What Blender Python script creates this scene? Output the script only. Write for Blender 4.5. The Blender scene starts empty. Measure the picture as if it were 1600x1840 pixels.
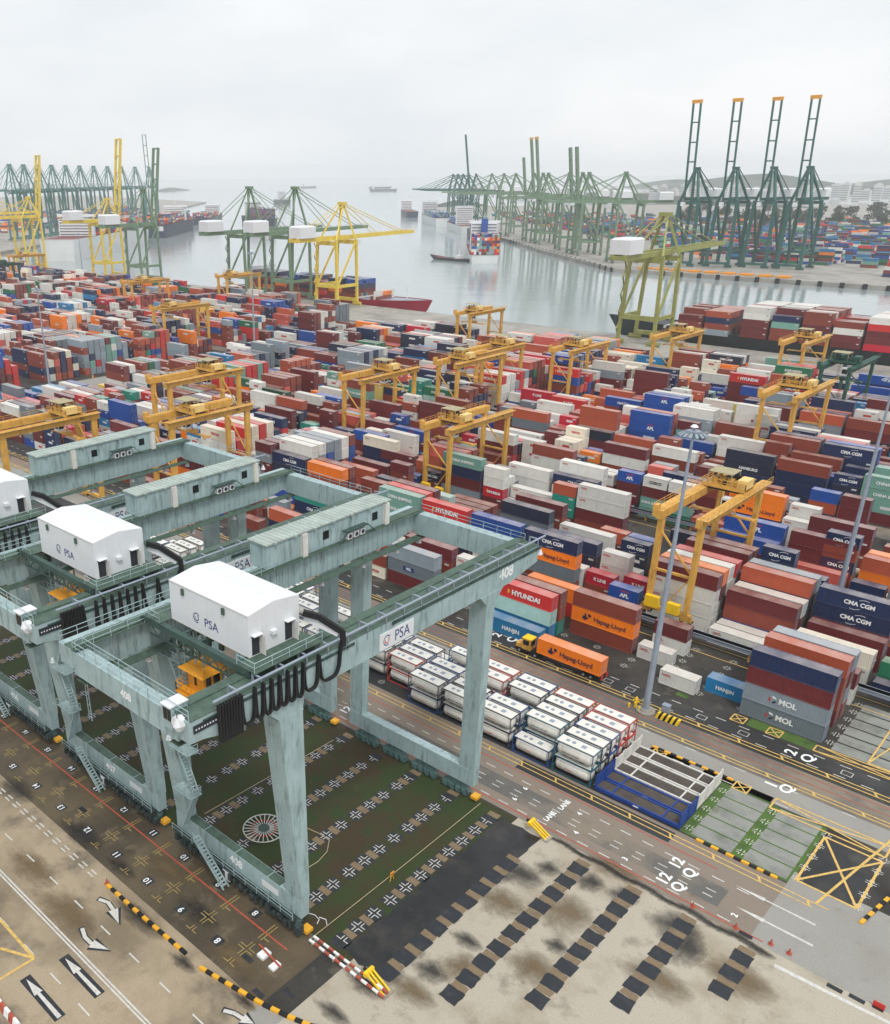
import bpy, bmesh, math, random
import numpy as np
from mathutils import Vector, Matrix
from mathutils.bvhtree import BVHTree
PI = math.pi
sc = bpy.context.scene
COL = sc.collection
# ------------------------------------------------------------------ camera
CF, CX, CY, CH = 1590.474, 569.4556, 1042.3076, 78.3767
yaw, pit, rol = -0.7802, 0.4282, 0.0079
d_ = np.array([math.sin(yaw)*math.cos(pit), math.cos(yaw)*math.cos(pit), -math.sin(pit)])
r_ = np.array([math.cos(yaw), -math.sin(yaw), 0.0])
n_ = np.cross(d_, r_)
rr = math.cos(rol)*r_ + math.sin(rol)*n_
dn = -math.sin(rol)*r_ + math.cos(rol)*n_
cam_d = bpy.data.cameras.new('camera')
cam = bpy.data.objects.new('camera', cam_d)
COL.objects.link(cam)
cam.matrix_world = Matrix(((rr[0], -dn[0], -d_[0], 0), (rr[1], -dn[1], -d_[1], 0), (rr[2], -dn[2], -d_[2], CH), (0, 0, 0, 1)))
cam_d.sensor_fit = 'VERTICAL'
cam_d.sensor_height = 24.0
cam_d.lens = CF/1840*24.0
cam_d.shift_x = (800-CX)/1840
cam_d.shift_y = (CY-920)/1840
cam_d.clip_start = 0.5
cam_d.clip_end = 60000
sc.camera = cam
# ------------------------------------------------------------------ light: bright overcast
SUN_EL, SUN_AZ = math.radians(58), math.radians(125)
w = bpy.data.worlds.new('World'); sc.world = w; w.use_nodes = True
nt = w.node_tree; nt.nodes.clear()
sky = nt.nodes.new('ShaderNodeTexSky'); sky.sky_type = 'NISHITA'; sky.sun_disc = False
sky.sun_elevation = SUN_EL; sky.sun_rotation = SUN_AZ; sky.dust_density = 6; sky.air_density = 1.5
tc = nt.nodes.new('ShaderNodeTexCoord')
mp = nt.nodes.new('ShaderNodeMapping'); mp.inputs['Scale'].default_value = (2.2, 2.2, 7.0)
nz = nt.nodes.new('ShaderNodeTexNoise'); nz.inputs['Scale'].default_value = 1.3; nz.inputs['Detail'].default_value = 5; nz.inputs['Roughness'].default_value = .55
cr = nt.nodes.new('ShaderNodeValToRGB')
cr.color_ramp.elements[0].position = .32; cr.color_ramp.elements[0].color = (6.3, 6.7, 7.1, 1)
cr.color_ramp.elements[1].position = .70; cr.color_ramp.elements[1].color = (7.9, 8.0, 8.1, 1)
mx = nt.nodes.new('ShaderNodeMix'); mx.data_type = 'RGBA'; mx.inputs[0].default_value = .93
bg = nt.nodes.new('ShaderNodeBackground'); bg.inputs['Strength'].default_value = .1
wo = nt.nodes.new('ShaderNodeOutputWorld')
nt.links.new(tc.outputs['Generated'], mp.inputs['Vector']); nt.links.new(mp.outputs['Vector'], nz.inputs['Vector'])
nt.links.new(nz.outputs['Fac'], cr.inputs['Fac'])
nt.links.new(sky.outputs['Color'], mx.inputs[6]); nt.links.new(cr.outputs['Color'], mx.inputs[7])
nt.links.new(mx.outputs[2], bg.inputs['Color']); nt.links.new(bg.outputs['Background'], wo.inputs['Surface'])
sl = bpy.data.lights.new('sun', 'SUN'); sl.energy = 1.5; sl.angle = math.radians(14); sl.color = (1, .97, .92)
so = bpy.data.objects.new('sun', sl); COL.objects.link(so)
sd = Vector((math.sin(SUN_AZ)*math.cos(SUN_EL), math.cos(SUN_AZ)*math.cos(SUN_EL), math.sin(SUN_EL)))
so.rotation_euler = sd.to_track_quat('Z', 'Y').to_euler(); so.location = (0, 0, 150)
sc.view_settings.view_transform = 'Standard'; sc.view_settings.look = 'None'; sc.view_settings.exposure = 0.42; sc.view_settings.gamma = 1
sc.cycles.max_bounces = 12; sc.cycles.diffuse_bounces = 2; sc.cycles.glossy_bounces = 2; sc.cycles.volume_bounces = 12
sc.cycles.transparent_max_bounces = 40; sc.cycles.use_denoising = True; sc.cycles.caustics_reflective = False
# ------------------------------------------------------------------ survey: photo pixel -> point on a level plane
def at(px, py, z=0.0):
    ray = rr*((px-CX)/CF) + dn*((py-CY)/CF) + d_
    t = (z-CH)/ray[2]
    return (ray[0]*t, ray[1]*t, z)
def pix(x, y, z):
    v = np.array([x, y, z-CH]); q = (v@rr, v@dn, v@d_)
    return (CX+CF*q[0]/q[2], CY+CF*q[1]/q[2], q[2])
def lin(r, g, b):
    f = lambda v: (v/255/12.92 if v <= 10 else ((v/255+.055)/1.055)**2.4)
    return (f(r), f(g), f(b), 1.0)
# ------------------------------------------------------------------ materials
def N(m, t, **kw):
    n = m.node_tree.nodes.new(t)
    for k, v in kw.items(): setattr(n, k, v)
    return n
def base_mat(name):
    m = bpy.data.materials.new(name); m.use_nodes = True
    return m, m.node_tree.nodes['Principled BSDF'], m.node_tree.links
def noise(m, scale, detail=4, rough=.55, coord='Object', stretch=None):
    t = N(m, 'ShaderNodeTexCoord'); n = N(m, 'ShaderNodeTexNoise')
    n.inputs['Scale'].default_value = scale; n.inputs['Detail'].default_value = detail; n.inputs['Roughness'].default_value = rough
    src = t.outputs[coord]
    if coord == 'World':
        src = None
    if stretch:
        mp = N(m, 'ShaderNodeMapping'); mp.inputs['Scale'].default_value = stretch
        m.node_tree.links.new(src, mp.inputs['Vector']); src = mp.outputs['Vector']
    m.node_tree.links.new(src, n.inputs['Vector'])
    return n.outputs['Fac']
def ramp(m, fac, stops):
    r = N(m, 'ShaderNodeValToRGB'); e = r.color_ramp.elements
    while len(e) < len(stops): e.new(.5)
    for el, (p, c) in zip(e, stops): el.position = p; el.color = c if len(c) == 4 else (*c, 1)
    m.node_tree.links.new(fac, r.inputs['Fac']); return r.outputs['Color']
def mixc(m, fac, a, b, mode='MIX'):
    x = N(m, 'ShaderNodeMix', data_type='RGBA', blend_type=mode); L = m.node_tree.links
    for i, v in ((0, fac), (6, a), (7, b)):
        if hasattr(v, 'is_linked'): L.new(v, x.inputs[i])
        else: x.inputs[i].default_value = v
    return x.outputs[2]
def g3(v): return (v, v, v, 1)
def paint(name, col, rough=.5, var=.16, scale=.6, dirt=.35, dirtcol=(.10, .075, .05, 1), streak=True, metal=0.0, dpos=.56):
    m, p, L = base_mat(name)
    n1 = noise(m, scale, 5)
    c = mixc(m, 1.0, col, ramp(m, n1, [(.3, g3(1-var)), (.7, g3(1+var*.5))]), 'MULTIPLY')
    if dirt:
        n2 = noise(m, 1.4, 5, .65, stretch=(1, 1, .18) if streak else None)
        c = mixc(m, ramp(m, n2, [(dpos, g3(0)), (dpos+.2, g3(dirt))]), c, dirtcol)
    L.new(c, p.inputs['Base Color']); p.inputs['Roughness'].default_value = rough; p.inputs['Metallic'].default_value = metal
    return m
def plain(name, col, rough=.6, metal=0):
    return paint(name, col, rough, .12, 1.5, 0, metal=metal)
def ground_mat(name, cols, scales, rough=.85, bump=.15, wet=None):
    """cols: base colour, then layers (colour, scale, low, high, strength)"""
    m, p, L = base_mat(name)
    c = cols
    n0 = noise(m, scales[0][1], 6, .6)
    c = mixc(m, ramp(m, n0, [(scales[0][2], g3(0)), (scales[0][3], g3(scales[0][4]))]), cols, scales[0][0])
    for (cc, s, a, b, k) in scales[1:]:
        n = noise(m, s, 6, .62)
        c = mixc(m, ramp(m, n, [(a, g3(0)), (b, g3(k))]), c, cc)
    nf = noise(m, 6, 3, .6)
    c = mixc(m, 1.0, c, ramp(m, nf, [(.3, g3(.86)), (.7, g3(1.1))]), 'MULTIPLY')
    L.new(c, p.inputs['Base Color'])
    rn = noise(m, .12, 4)
    L.new(ramp(m, rn, [(.4, g3(rough)), (.62, g3(wet if wet else rough))]), p.inputs['Roughness'])
    b = N(m, 'ShaderNodeBump'); b.inputs['Strength'].default_value = bump; b.inputs['Distance'].default_value = .05
    L.new(nf, b.inputs['Height']); L.new(b.outputs['Normal'], p.inputs['Normal'])
    return m
M = {}
M['crane_green'] = paint('crane_grey_green', lin(160, 182, 184), .5, .16, .35, .6, lin(54, 66, 60), dpos=.52)
M['crane_green_dark'] = paint('crane_weathered_green', lin(58, 82, 76), .6, .35, .8, .55, lin(26, 32, 28))
M['crane_deck'] = paint('crane_deck_plate', lin(76, 98, 86), .7, .35, .8, .65, lin(40, 44, 34), streak=False)
M['roof_green'] = paint('ribbed_roof_green', lin(166, 178, 172), .65, .2, .5, .45, lin(104, 104, 84), streak=False)
M['clutter'] = paint('dark_clutter', lin(52, 66, 66), .6, .6, 2.5, .7, lin(18, 20, 20))
M['bogie'] = paint('bogie_steel', lin(88, 118, 116), .55, .4, 2, .7, lin(28, 30, 28))
M['white'] = paint('white_paint', lin(220, 222, 225), .5, .04, .4, .12, lin(150, 150, 140))
M['white_line'] = paint('road_white', lin(204, 202, 196), .7, .2, 2, .55, lin(120, 112, 100), streak=False)
M['yellow_line'] = paint('road_yellow', lin(214, 178, 100), .7, .25, 2, .6, lin(120, 100, 70), streak=False)
M['gold_line'] = paint('worn_yellow', lin(160, 140, 84), .7, .25, 2, .7, lin(110, 90, 60), streak=False)
M['red_line'] = paint('road_red', lin(178, 84, 62), .7, .25, 2, .65, lin(110, 80, 60), streak=False)
M['yellow'] = paint('crane_yellow', lin(216, 166, 76), .5, .2, .6, .5, lin(112, 78, 44), dpos=.52)
M['yellow_bright'] = paint('bright_yellow', lin(244, 200, 28), .5, .12, .8, .25, lin(120, 90, 30))
M['sts_yellow'] = paint('quay_crane_yellow', lin(226, 198, 74), .5, .16, .3, .4, lin(110, 90, 40))
M['sts_green'] = paint('quay_crane_green', lin(112, 138, 112), .55, .18, .3, .4, lin(60, 70, 54))
M['sts_gy'] = paint('quay_crane_lime', lin(150, 152, 84), .55, .2, .3, .5, lin(84, 84, 50))
M['far_green'] = paint('far_crane_green', lin(30, 92, 84), .6, .15, .1, .2, lin(30, 50, 46))
M['black'] = plain('black_rubber', lin(18, 19, 22), .7)
M['glass'] = plain('dark_glass', lin(20, 26, 30), .15)
M['steel'] = paint('galvanised_steel', lin(146, 156, 170), .45, .12, .8, .2, lin(90, 96, 100))
M['canopy'] = paint('canopy_tan', lin(168, 158, 124), .7, .2, .8, .4, lin(90, 80, 60), streak=False)
M['cream_box'] = paint('cabinet_cream', lin(234, 202, 128), .5, .1, .8, .3)
M['hazed_teal'] = paint('left_crane_hazed_teal', lin(74, 128, 124), .6, .15, .1, .2, lin(50, 80, 76))  # distance haze is mixed into this lighter teal
M['orange'] = paint('cab_orange', lin(236, 160, 34), .5, .14, 1.2, .35, lin(110, 70, 20), streak=False)
M['concrete_block'] = paint('block_concrete', lin(150, 146, 136), .85, .2, 1, .4, streak=False)
M['tank_white'] = paint('tank_white', lin(226, 224, 216), .45, .1, .8, .35, lin(140, 120, 96))
M['frame_dark'] = paint('tank_frame_dark', lin(48, 56, 72), .6, .2, 2, .3)
M['frame_blue'] = paint('tank_frame_blue', lin(26, 74, 138), .6, .2, 2, .3)
M['frame_red'] = paint('tank_frame_red', lin(190, 58, 58), .6, .2, 2, .3)
M['frame_teal'] = paint('tank_frame_teal', lin(24, 92, 110), .6, .2, 2, .3)
M['rack_blue'] = paint('rack_blue', lin(20, 62, 140), .55, .2, 1, .4)
M['rack_white'] = paint('rack_pale', lin(214, 212, 206), .55, .12, 1, .45)
M['rack_floor'] = paint('rack_floor_wood', lin(78, 70, 64), .8, .3, 1, .4, lin(40, 36, 34), streak=False)
M['hull_red'] = paint('hull_red', lin(158, 22, 48), .5, .15, .1, .3)
M['hull_black'] = paint('hull_black', lin(32, 44, 48), .5, .2, .1, .3)
M['hull_white'] = paint('hull_white', lin(214, 216, 216), .5, .08, .1, .2)
M['hull_navy'] = paint('hull_navy', lin(28, 44, 70), .5, .15, .1, .2)
M['deck_red'] = paint('ship_deck', lin(120, 60, 56), .7, .2, .2, .3)
M['blue_funnel'] = plain('funnel_blue', lin(16, 74, 158))
M['red_mark'] = plain('red_mark', lin(200, 50, 44))
M['blue_mark'] = plain('blue_mark', lin(38, 56, 116))
M['navy_mark'] = plain('navy_mark', lin(24, 28, 64))
M['white_mark'] = plain('white_mark', lin(236, 238, 238))
M['dark_mark'] = plain('dark_mark', lin(40, 44, 54))
M['amber_mark'] = plain('amber_mark', lin(232, 170, 40))
M['rope'] = plain('rope', lin(176, 160, 128))
M['asphalt'] = ground_mat('dark_asphalt', lin(44, 45, 46), [(lin(70, 66, 60), .12, .5, .75, .6), (lin(26, 27, 29), .5, .55, .75, .6)], .75, .2, .45)
M['road'] = ground_mat('grey_road', lin(98, 96, 92), [(lin(138, 126, 110), .08, .45, .6, .8), (lin(78, 76, 74), .35, .55, .75, .6)], .85, .2)
M['tan_road'] = ground_mat('tan_road', lin(132, 120, 108), [(lin(126, 116, 106), .10, .5, .66, .7), (lin(96, 88, 80), .4, .6, .8, .5)], .85, .2)
M['yard'] = ground_mat('worn_yard', lin(62, 59, 54), [(lin(30, 29, 28), .09, .42, .62, .85), (lin(116, 108, 96), .22, .58, .74, .7), (lin(36, 35, 34), .7, .6, .8, .6)], .85, .25, .6)
M['apron'] = ground_mat('stained_apron', lin(166, 150, 126), [(lin(112, 100, 80), .06, .42, .62, .8), (lin(84, 78, 68), .16, .52, .7, .75), (lin(176, 160, 134), .35, .56, .75, .5), (lin(60, 54, 46), .5, .66, .8, .5)], .85, .2)
M['brown_strip'] = ground_mat('brown_strip', lin(94, 82, 62), [(lin(62, 54, 42), .1, .4, .6, .8), (lin(122, 110, 88), .25, .56, .7, .7), (lin(48, 42, 34), .4, .6, .8, .6)], .8, .2, .5)
M['bare'] = ground_mat('bare_concrete', lin(174, 166, 150), [(lin(132, 118, 94), .07, .48, .62, .7), (lin(112, 104, 90), .2, .58, .72, .7), (lin(72, 68, 60), .13, .64, .74, .7)], .85, .25)
M['pale'] = ground_mat('pale_concrete', lin(148, 146, 140), [(lin(140, 136, 130), .1, .45, .65, .7), (lin(110, 108, 104), .4, .6, .8, .5)], .85, .2)
M['slab'] = ground_mat('grey_slab', lin(140, 142, 136), [(lin(112, 114, 108), .3, .45, .65, .8), (lin(84, 96, 60), .25, .58, .7, .6)], .85, .2)
M['grass'] = ground_mat('mossy_grass', lin(46, 60, 24), [(lin(62, 48, 30), .09, .44, .58, .85), (lin(36, 62, 24), .16, .52, .66, .85), (lin(30, 32, 24), .07, .55, .75, .75), (lin(92, 84, 48), .6, .62, .8, .5)], .95, .6)  # base colour lowered to carry the shade beneath the bridge cranes
M['verge'] = ground_mat('green_verge', lin(76, 104, 44), [(lin(54, 80, 34), .5, .45, .65, .8), (lin(104, 100, 60), .3, .6, .75, .5)], .95, .6)
M['tar'] = ground_mat('black_tar', lin(34, 35, 37), [(lin(72, 68, 60), .18, .5, .7, .85), (lin(20, 21, 22), .35, .5, .66, .8), (lin(104, 98, 86), .5, .66, .8, .6)], .7, .25, .35)
M['tar_pad'] = ground_mat('tar_pad', lin(38, 42, 48), [(lin(60, 62, 66), .8, .5, .7, .6)], .8, .3)
M['pad_brown'] = ground_mat('brown_pad', lin(126, 108, 84), [(lin(96, 84, 68), .8, .5, .7, .6)], .85, .3)
M['quay'] = ground_mat('quay_concrete', lin(158, 154, 146), [(lin(120, 116, 110), .04, .45, .62, .8), (lin(92, 90, 88), .15, .56, .72, .7)], .85, .1, .55)
M['hill'] = ground_mat('wooded_hill', lin(46, 66, 48), [(lin(34, 52, 40), .01, .4, .6, .8)], .95, .0)
M['leaf'] = ground_mat('leaf_green', lin(44, 68, 36), [(lin(30, 52, 28), .6, .4, .6, .8), (lin(70, 90, 46), .5, .6, .75, .6)], .9, .2)
M['bark'] = plain('bark', lin(80, 66, 52), .9)
M['city'] = paint('pale_building', lin(206, 206, 204), .8, .08, .02, .2, lin(150, 150, 150))
def stain_mat(name, col, hard=.35):
    m, p, L = base_mat(name); t = N(m, 'ShaderNodeTexCoord'); ln = N(m, 'ShaderNodeVectorMath', operation='LENGTH'); L.new(t.outputs['Object'], ln.inputs[0])
    ad = N(m, 'ShaderNodeMath', operation='ADD'); ml = N(m, 'ShaderNodeMath', operation='MULTIPLY'); L.new(noise(m, 1.6, 5, .65), ml.inputs[0]); ml.inputs[1].default_value = 1.3
    L.new(ln.outputs['Value'], ad.inputs[0]); L.new(ml.outputs[0], ad.inputs[1])
    al = ramp(m, ad.outputs[0], [(.5, g3(.72)), (.95, g3(0))])
    # the ramp clamps at 1: scale the sum so that the stain ends inside its sheet
    ad2 = N(m, 'ShaderNodeMath', operation='MULTIPLY'); L.new(ad.outputs[0], ad2.inputs[0]); ad2.inputs[1].default_value = .62
    for l in list(L):
        if l.to_socket.name == 'Fac' and l.from_node == ad: L.remove(l)
    rn = [n for n in m.node_tree.nodes if n.type == 'VALTORGB'][-1]; L.new(ad2.outputs[0], rn.inputs['Fac'])
    p.inputs['Base Color'].default_value = col; p.inputs['Roughness'].default_value = .6; L.new(al, p.inputs['Alpha']); return m
M['stain'] = stain_mat('oil_stain', lin(40, 38, 36)); M['brown_stain'] = stain_mat('brown_stain', lin(112, 94, 66))
# water
m, p, L = base_mat('sea_water')
p.inputs['Base Color'].default_value = lin(150, 160, 162); p.inputs['Roughness'].default_value = .1; p.inputs['IOR'].default_value = 1.33
n1 = noise(m, .22, 4, .6); n2 = noise(m, .03, 3, .5)
b = N(m, 'ShaderNodeBump'); b.inputs['Strength'].default_value = .35; b.inputs['Distance'].default_value = .25
b2 = N(m, 'ShaderNodeBump'); b2.inputs['Strength'].default_value = .25; b2.inputs['Distance'].default_value = .8
L.new(n1, b.inputs['Height']); L.new(n2, b2.inputs['Height']); L.new(b2.outputs['Normal'], b.inputs['Normal']); L.new(b.outputs['Normal'], p.inputs['Normal'])
M['water'] = m
# container paint: colour from the object (single boxes) or from the mesh attribute (the mass of far boxes)
def container_mat(name, attr):
    m, p, L = base_mat(name)
    if attr:
        a = N(m, 'ShaderNodeAttribute'); a.attribute_name = 'paint'; c = a.outputs['Color']
    else:
        a = N(m, 'ShaderNodeObjectInfo'); c = a.outputs['Color']
        c = mixc(m, 1.0, c, ramp(m, a.outputs['Random'], [(0, g3(.86)), (1, g3(1.12))]), 'MULTIPLY')
    n1 = noise(m, .5, 5, .6)
    c = mixc(m, 1.0, c, ramp(m, n1, [(.3, g3(.92)), (.72, g3(1.06))]), 'MULTIPLY')
    n2 = noise(m, 1.6, 5, .68, stretch=(1, 1, .22))
    c = mixc(m, ramp(m, n2, [(.58, g3(0)), (.8, g3(.34))]), c, lin(86, 58, 44))
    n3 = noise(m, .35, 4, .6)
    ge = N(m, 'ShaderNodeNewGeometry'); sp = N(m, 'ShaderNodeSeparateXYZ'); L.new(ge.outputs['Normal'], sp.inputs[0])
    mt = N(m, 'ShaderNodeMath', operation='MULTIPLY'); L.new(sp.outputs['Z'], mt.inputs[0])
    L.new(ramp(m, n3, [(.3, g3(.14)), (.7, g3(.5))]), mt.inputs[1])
    c = mixc(m, mt.outputs[0], c, lin(190, 176, 166))      # chalk and dust on roofs, with the sky's sheen painted in too
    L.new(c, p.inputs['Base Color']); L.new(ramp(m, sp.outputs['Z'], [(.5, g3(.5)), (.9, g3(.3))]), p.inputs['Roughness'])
    return m
M['box'] = container_mat('container_paint', False)
M['boxes'] = container_mat('container_paint_mass', True)
# ------------------------------------------------------------------ mesh builder
class MB:
    def __init__(s): s.v = []; s.f = []; s.m = []; s.mi = 0
    def add(s, vs, fs):
        o = len(s.v); s.v += [tuple(v) for v in vs]
        for f in fs: s.f.append(tuple(i+o for i in f)); s.m.append(s.mi)
        return s
    def hexa(s, a):
        return s.add(a, [(0, 3, 2, 1), (4, 5, 6, 7), (0, 1, 5, 4), (1, 2, 6, 5), (2, 3, 7, 6), (3, 0, 4, 7)])
    def box(s, x0, y0, z0, x1, y1, z1):
        if x0 > x1: x0, x1 = x1, x0
        if y0 > y1: y0, y1 = y1, y0
        if z0 > z1: z0, z1 = z1, z0
        return s.hexa([(x0, y0, z0), (x1, y0, z0), (x1, y1, z0), (x0, y1, z0), (x0, y0, z1), (x1, y0, z1), (x1, y1, z1), (x0, y1, z1)])
    def taper(s, b, zb, t, zt):   # rectangles (x0,y0,x1,y1) at two heights
        q = lambda r, z: [(r[0], r[1], z), (r[2], r[1], z), (r[2], r[3], z), (r[0], r[3], z)]
        return s.hexa(q(b, zb)+q(t, zt))
    def bar(s, p, q, w, h=None):
        h = h or w; p = Vector(p); q = Vector(q); d = (q-p)
        if d.length < 1e-6: return s
        d.normalize(); up = Vector((0, 0, 1)) if abs(d.z) < .95 else Vector((0, 1, 0))
        a = d.cross(up).normalized()*w/2; b = a.cross(d).normalized()*h/2
        return s.hexa([p-a-b, p+a-b, q+a-b, q-a-b, p-a+b, p+a+b, q+a+b, q-a+b])
    def tube(s, p, q, r0, r1=None, n=8):
        r1 = r0 if r1 is None else r1; p = Vector(p); q = Vector(q); d = (q-p).normalized()
        up = Vector((0, 0, 1)) if abs(d.z) < .95 else Vector((1, 0, 0))
        a = d.cross(up).normalized(); b = a.cross(d)
        vs = [p+(a*math.cos(2*PI*i/n)+b*math.sin(2*PI*i/n))*r0 for i in range(n)]+[q+(a*math.cos(2*PI*i/n)+b*math.sin(2*PI*i/n))*r1 for i in range(n)]
        fs = [(i, (i+1) % n, n+(i+1) % n, n+i) for i in range(n)]+[tuple(range(n-1, -1, -1)), tuple(range(n, 2*n))]
        return s.add(vs, fs)
    def path(s, pts, r, n=6):
        for a, b in zip(pts[:-1], pts[1:]): s.tube(a, b, r, r, n)
        return s
    def prism(s, poly, axis, lo, hi):   # closed outline in the plane normal to axis
        n = len(poly)
        def P(p, h): return {'x': (h, p[0], p[1]), 'y': (p[0], h, p[1]), 'z': (p[0], p[1], h)}[axis]
        vs = [P(p, lo) for p in poly]+[P(p, hi) for p in poly]
        return s.add(vs, [tuple(range(n)), tuple(range(2*n-1, n-1, -1))]+[(i, n+i, n+(i+1) % n, (i+1) % n) for i in range(n)])
    def sheet(s, x0, y0, x1, y1, z):
        return s.add([(x0, y0, z), (x1, y0, z), (x1, y1, z), (x0, y1, z)], [(0, 1, 2, 3)])
    def poly(s, pts, z):
        return s.add([(p[0], p[1], z) for p in pts], [tuple(range(len(pts)))])
    def rail(s, p, q, h=1.05, step=2.0, r=.035):
        p = Vector(p); q = Vector(q); L = (q-p).length; n = max(1, int(L/step)); u = Vector((0, 0, 1))
        for i in range(n+1):
            a = p+(q-p)*i/n; s.bar(a, a+u*h, r*1.6)
        s.bar(p+u*h, q+u*h, r*1.8); s.bar(p+u*h*.5, q+u*h*.5, r*1.3)
        return s
    def mesh(s, name, mats):
        me = bpy.data.meshes.new(name); me.from_pydata(s.v, [], s.f)
        for m in (mats if isinstance(mats, (list, tuple)) else [mats]): me.materials.append(m)
        if any(s.m): me.polygons.foreach_set('material_index', s.m)
        bm = bmesh.new(); bm.from_mesh(me); bmesh.ops.recalc_face_normals(bm, faces=bm.faces); bm.to_mesh(me); bm.free()
        return me
    def build(s, name, mats, parent=None, loc=None, rot=None):
        return link(name, s.mesh(name, mats), parent, loc, rot)
def link(name, data, parent=None, loc=None, rot=None):
    o = bpy.data.objects.new(name, data); COL.objects.link(o)
    if parent is not None: o.parent = parent
    if loc is not None: o.location = loc
    if rot is not None: o.rotation_euler = rot
    return o
def tag(o, label, cat, group=None):
    o['label'] = label; o['category'] = cat
    if group: o['group'] = group
    return o
def thing(name, label, cat, loc=(0, 0, 0), rot=0, group=None):
    return tag(link(name, None, None, loc, (0, 0, rot)), label, cat, group)
def struct(o): o['kind'] = 'structure'; return o
def stuff(o, label=None): o['kind'] = 'stuff'; return o
def dup(o, parent=None, loc=None):
    c = o.copy(); COL.objects.link(c)
    if parent is not None: c.parent = parent
    if loc is not None: c.location = loc
    for ch in o.children: dup(ch, c)
    return c
_txt = {}
def text_mesh(s, size, bold=.0, mat='white_mark', align='CENTER'):
    k = (s, size, bold, mat, align)
    if k in _txt: return _txt[k]
    cu = bpy.data.curves.new('txt', 'FONT'); cu.body = s; cu.size = size; cu.offset = bold; cu.align_x = align; cu.align_y = 'CENTER'; cu.resolution_u = 3; cu.extrude = .004
    o = bpy.data.objects.new('txt', cu); me = bpy.data.meshes.new_from_object(o)
    bpy.data.objects.remove(o); me.name = 'lettering'; me.materials.clear(); me.materials.append(M[mat]); _txt[k] = me
    return me
def text_on_front(s, size, x, z, parent, y=-.012, bold=.03, mat='white_mark', name='lettering', rot=(PI/2, 0, 0), sx=1.0):
    o = link(name, text_mesh(s, size, bold, mat), parent, (x, y, z), rot); o.scale = (sx, 1, 1)
    return o
# ================================================================== SETTING: ground, water, quays
rnd = random.Random(7)
Q = 457.0
struct(MB().sheet(-30000, -3000, 30000, 40000, -3.6).build('sea', M['water']))
g = MB()
g.box(-1000, -120, -3.0, 420, Q, 0.0)
struct(g.build('ground', M['yard']))
g = MB(); g.box(-1000, Q, -5, 420, Q+2.2, .02); struct(g.build('quay_edge', M['quay']))
Z = [0.004*i for i in range(1, 12)]
struct(MB().sheet(-1000, 402, 420, Q, Z[0]).build('quay_road', M['quay']))
g = MB()
for i in range(5):
    y = 176.6+53.8*i if i else 113
    g.sheet(-1000, y, 420, y+(8 if i else 10), Z[0])
struct(g.build('yard_lanes', M['road']))
struct(MB().sheet(-337, 128.6, -306, 402, Z[1]).build('cross_road', M['pale']))
# foreground
struct(MB().sheet(-260, -120, 160, 42.2, Z[0]).build('apron', M['apron']))
struct(MB().sheet(-260, 42.2, -50.5, 52.6, Z[0]).build('crane_runway', M['brown_strip']))
struct(MB().sheet(-260, 52.6, -47.5, 85.6, Z[1]).build('grass', M['grass']))
struct(MB().sheet(-47.5, 36, 60, 86.3, Z[1]).build('bare_yard', M['bare']))
struct(MB().poly([(-50.5, 42.2), (-40, 45.5), (-20, 62), (0, 76), (30, 86.3), (60, 86.3), (60, -60), (-50.5, 36)], Z[0]+.001).build('outer_apron', M['pale']))
struct(MB().sheet(-260, 86.0, -17.5, 98.2, Z[2]).build('road', M['tan_road']))
struct(MB().sheet(-260, 88.6, -22, 92.2, Z[3]).build('road_centre', M['road']))
struct(MB().sheet(-17.5, 86.3, 60, 101, Z[2]).build('road_end', M['pale']))
struct(MB().sheet(-54, 95.2, -31, 97.6, Z[3]).build('dark_edge', M['asphalt']))
def blob(cx, cy, rx, ry, seed, n=26, k=.28):
    r = random.Random(seed); ph = [r.uniform(0, 6.28) for _ in range(4)]
    return [(cx+rx*math.cos(t)*(1+k*sum(math.sin((j+2)*t+ph[j])/(j+1.5) for j in range(4))), cy+ry*math.sin(t)*(1+k*sum(math.sin((j+2)*t+ph[j])/(j+1.5) for j in range(4)))) for t in [2*PI*i/n for i in range(n)]]
def wobble(pts, amp, seed, step=1.2):
    r = random.Random(seed); out = []
    for a, b in zip(pts, pts[1:]+pts[:1]):
        L = math.hypot(b[0]-a[0], b[1]-a[1]); n = max(1, int(L/step))
        for i in range(n): out.append((a[0]+(b[0]-a[0])*i/n+r.uniform(-amp, amp), a[1]+(b[1]-a[1])*i/n+r.uniform(-amp, amp)))
    return out
g = MB(); g.poly(wobble([(-49.2, 53.5), (-44.0, 53.2), (-43.0, 62), (-43.4, 84.6), (-49.0, 84.6)], .35, 3), Z[3]); struct(g.build('tar_patch', M['tar']))
def stain(px, py, rx, ry, mat, i, rot=0):
    x, y, _ = at(px, py); o = link('ground_stain', STAIN[mat], None, (x, y, .0125+.00006*i), (0, 0, rot)); o.scale = (rx, ry, 1); struct(o)
STAIN = {k: MB().sheet(-1.5, -1.5, 1.5, 1.5, 0).mesh('ground_stain', M[k]) for k in ('stain', 'brown_stain')}
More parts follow.
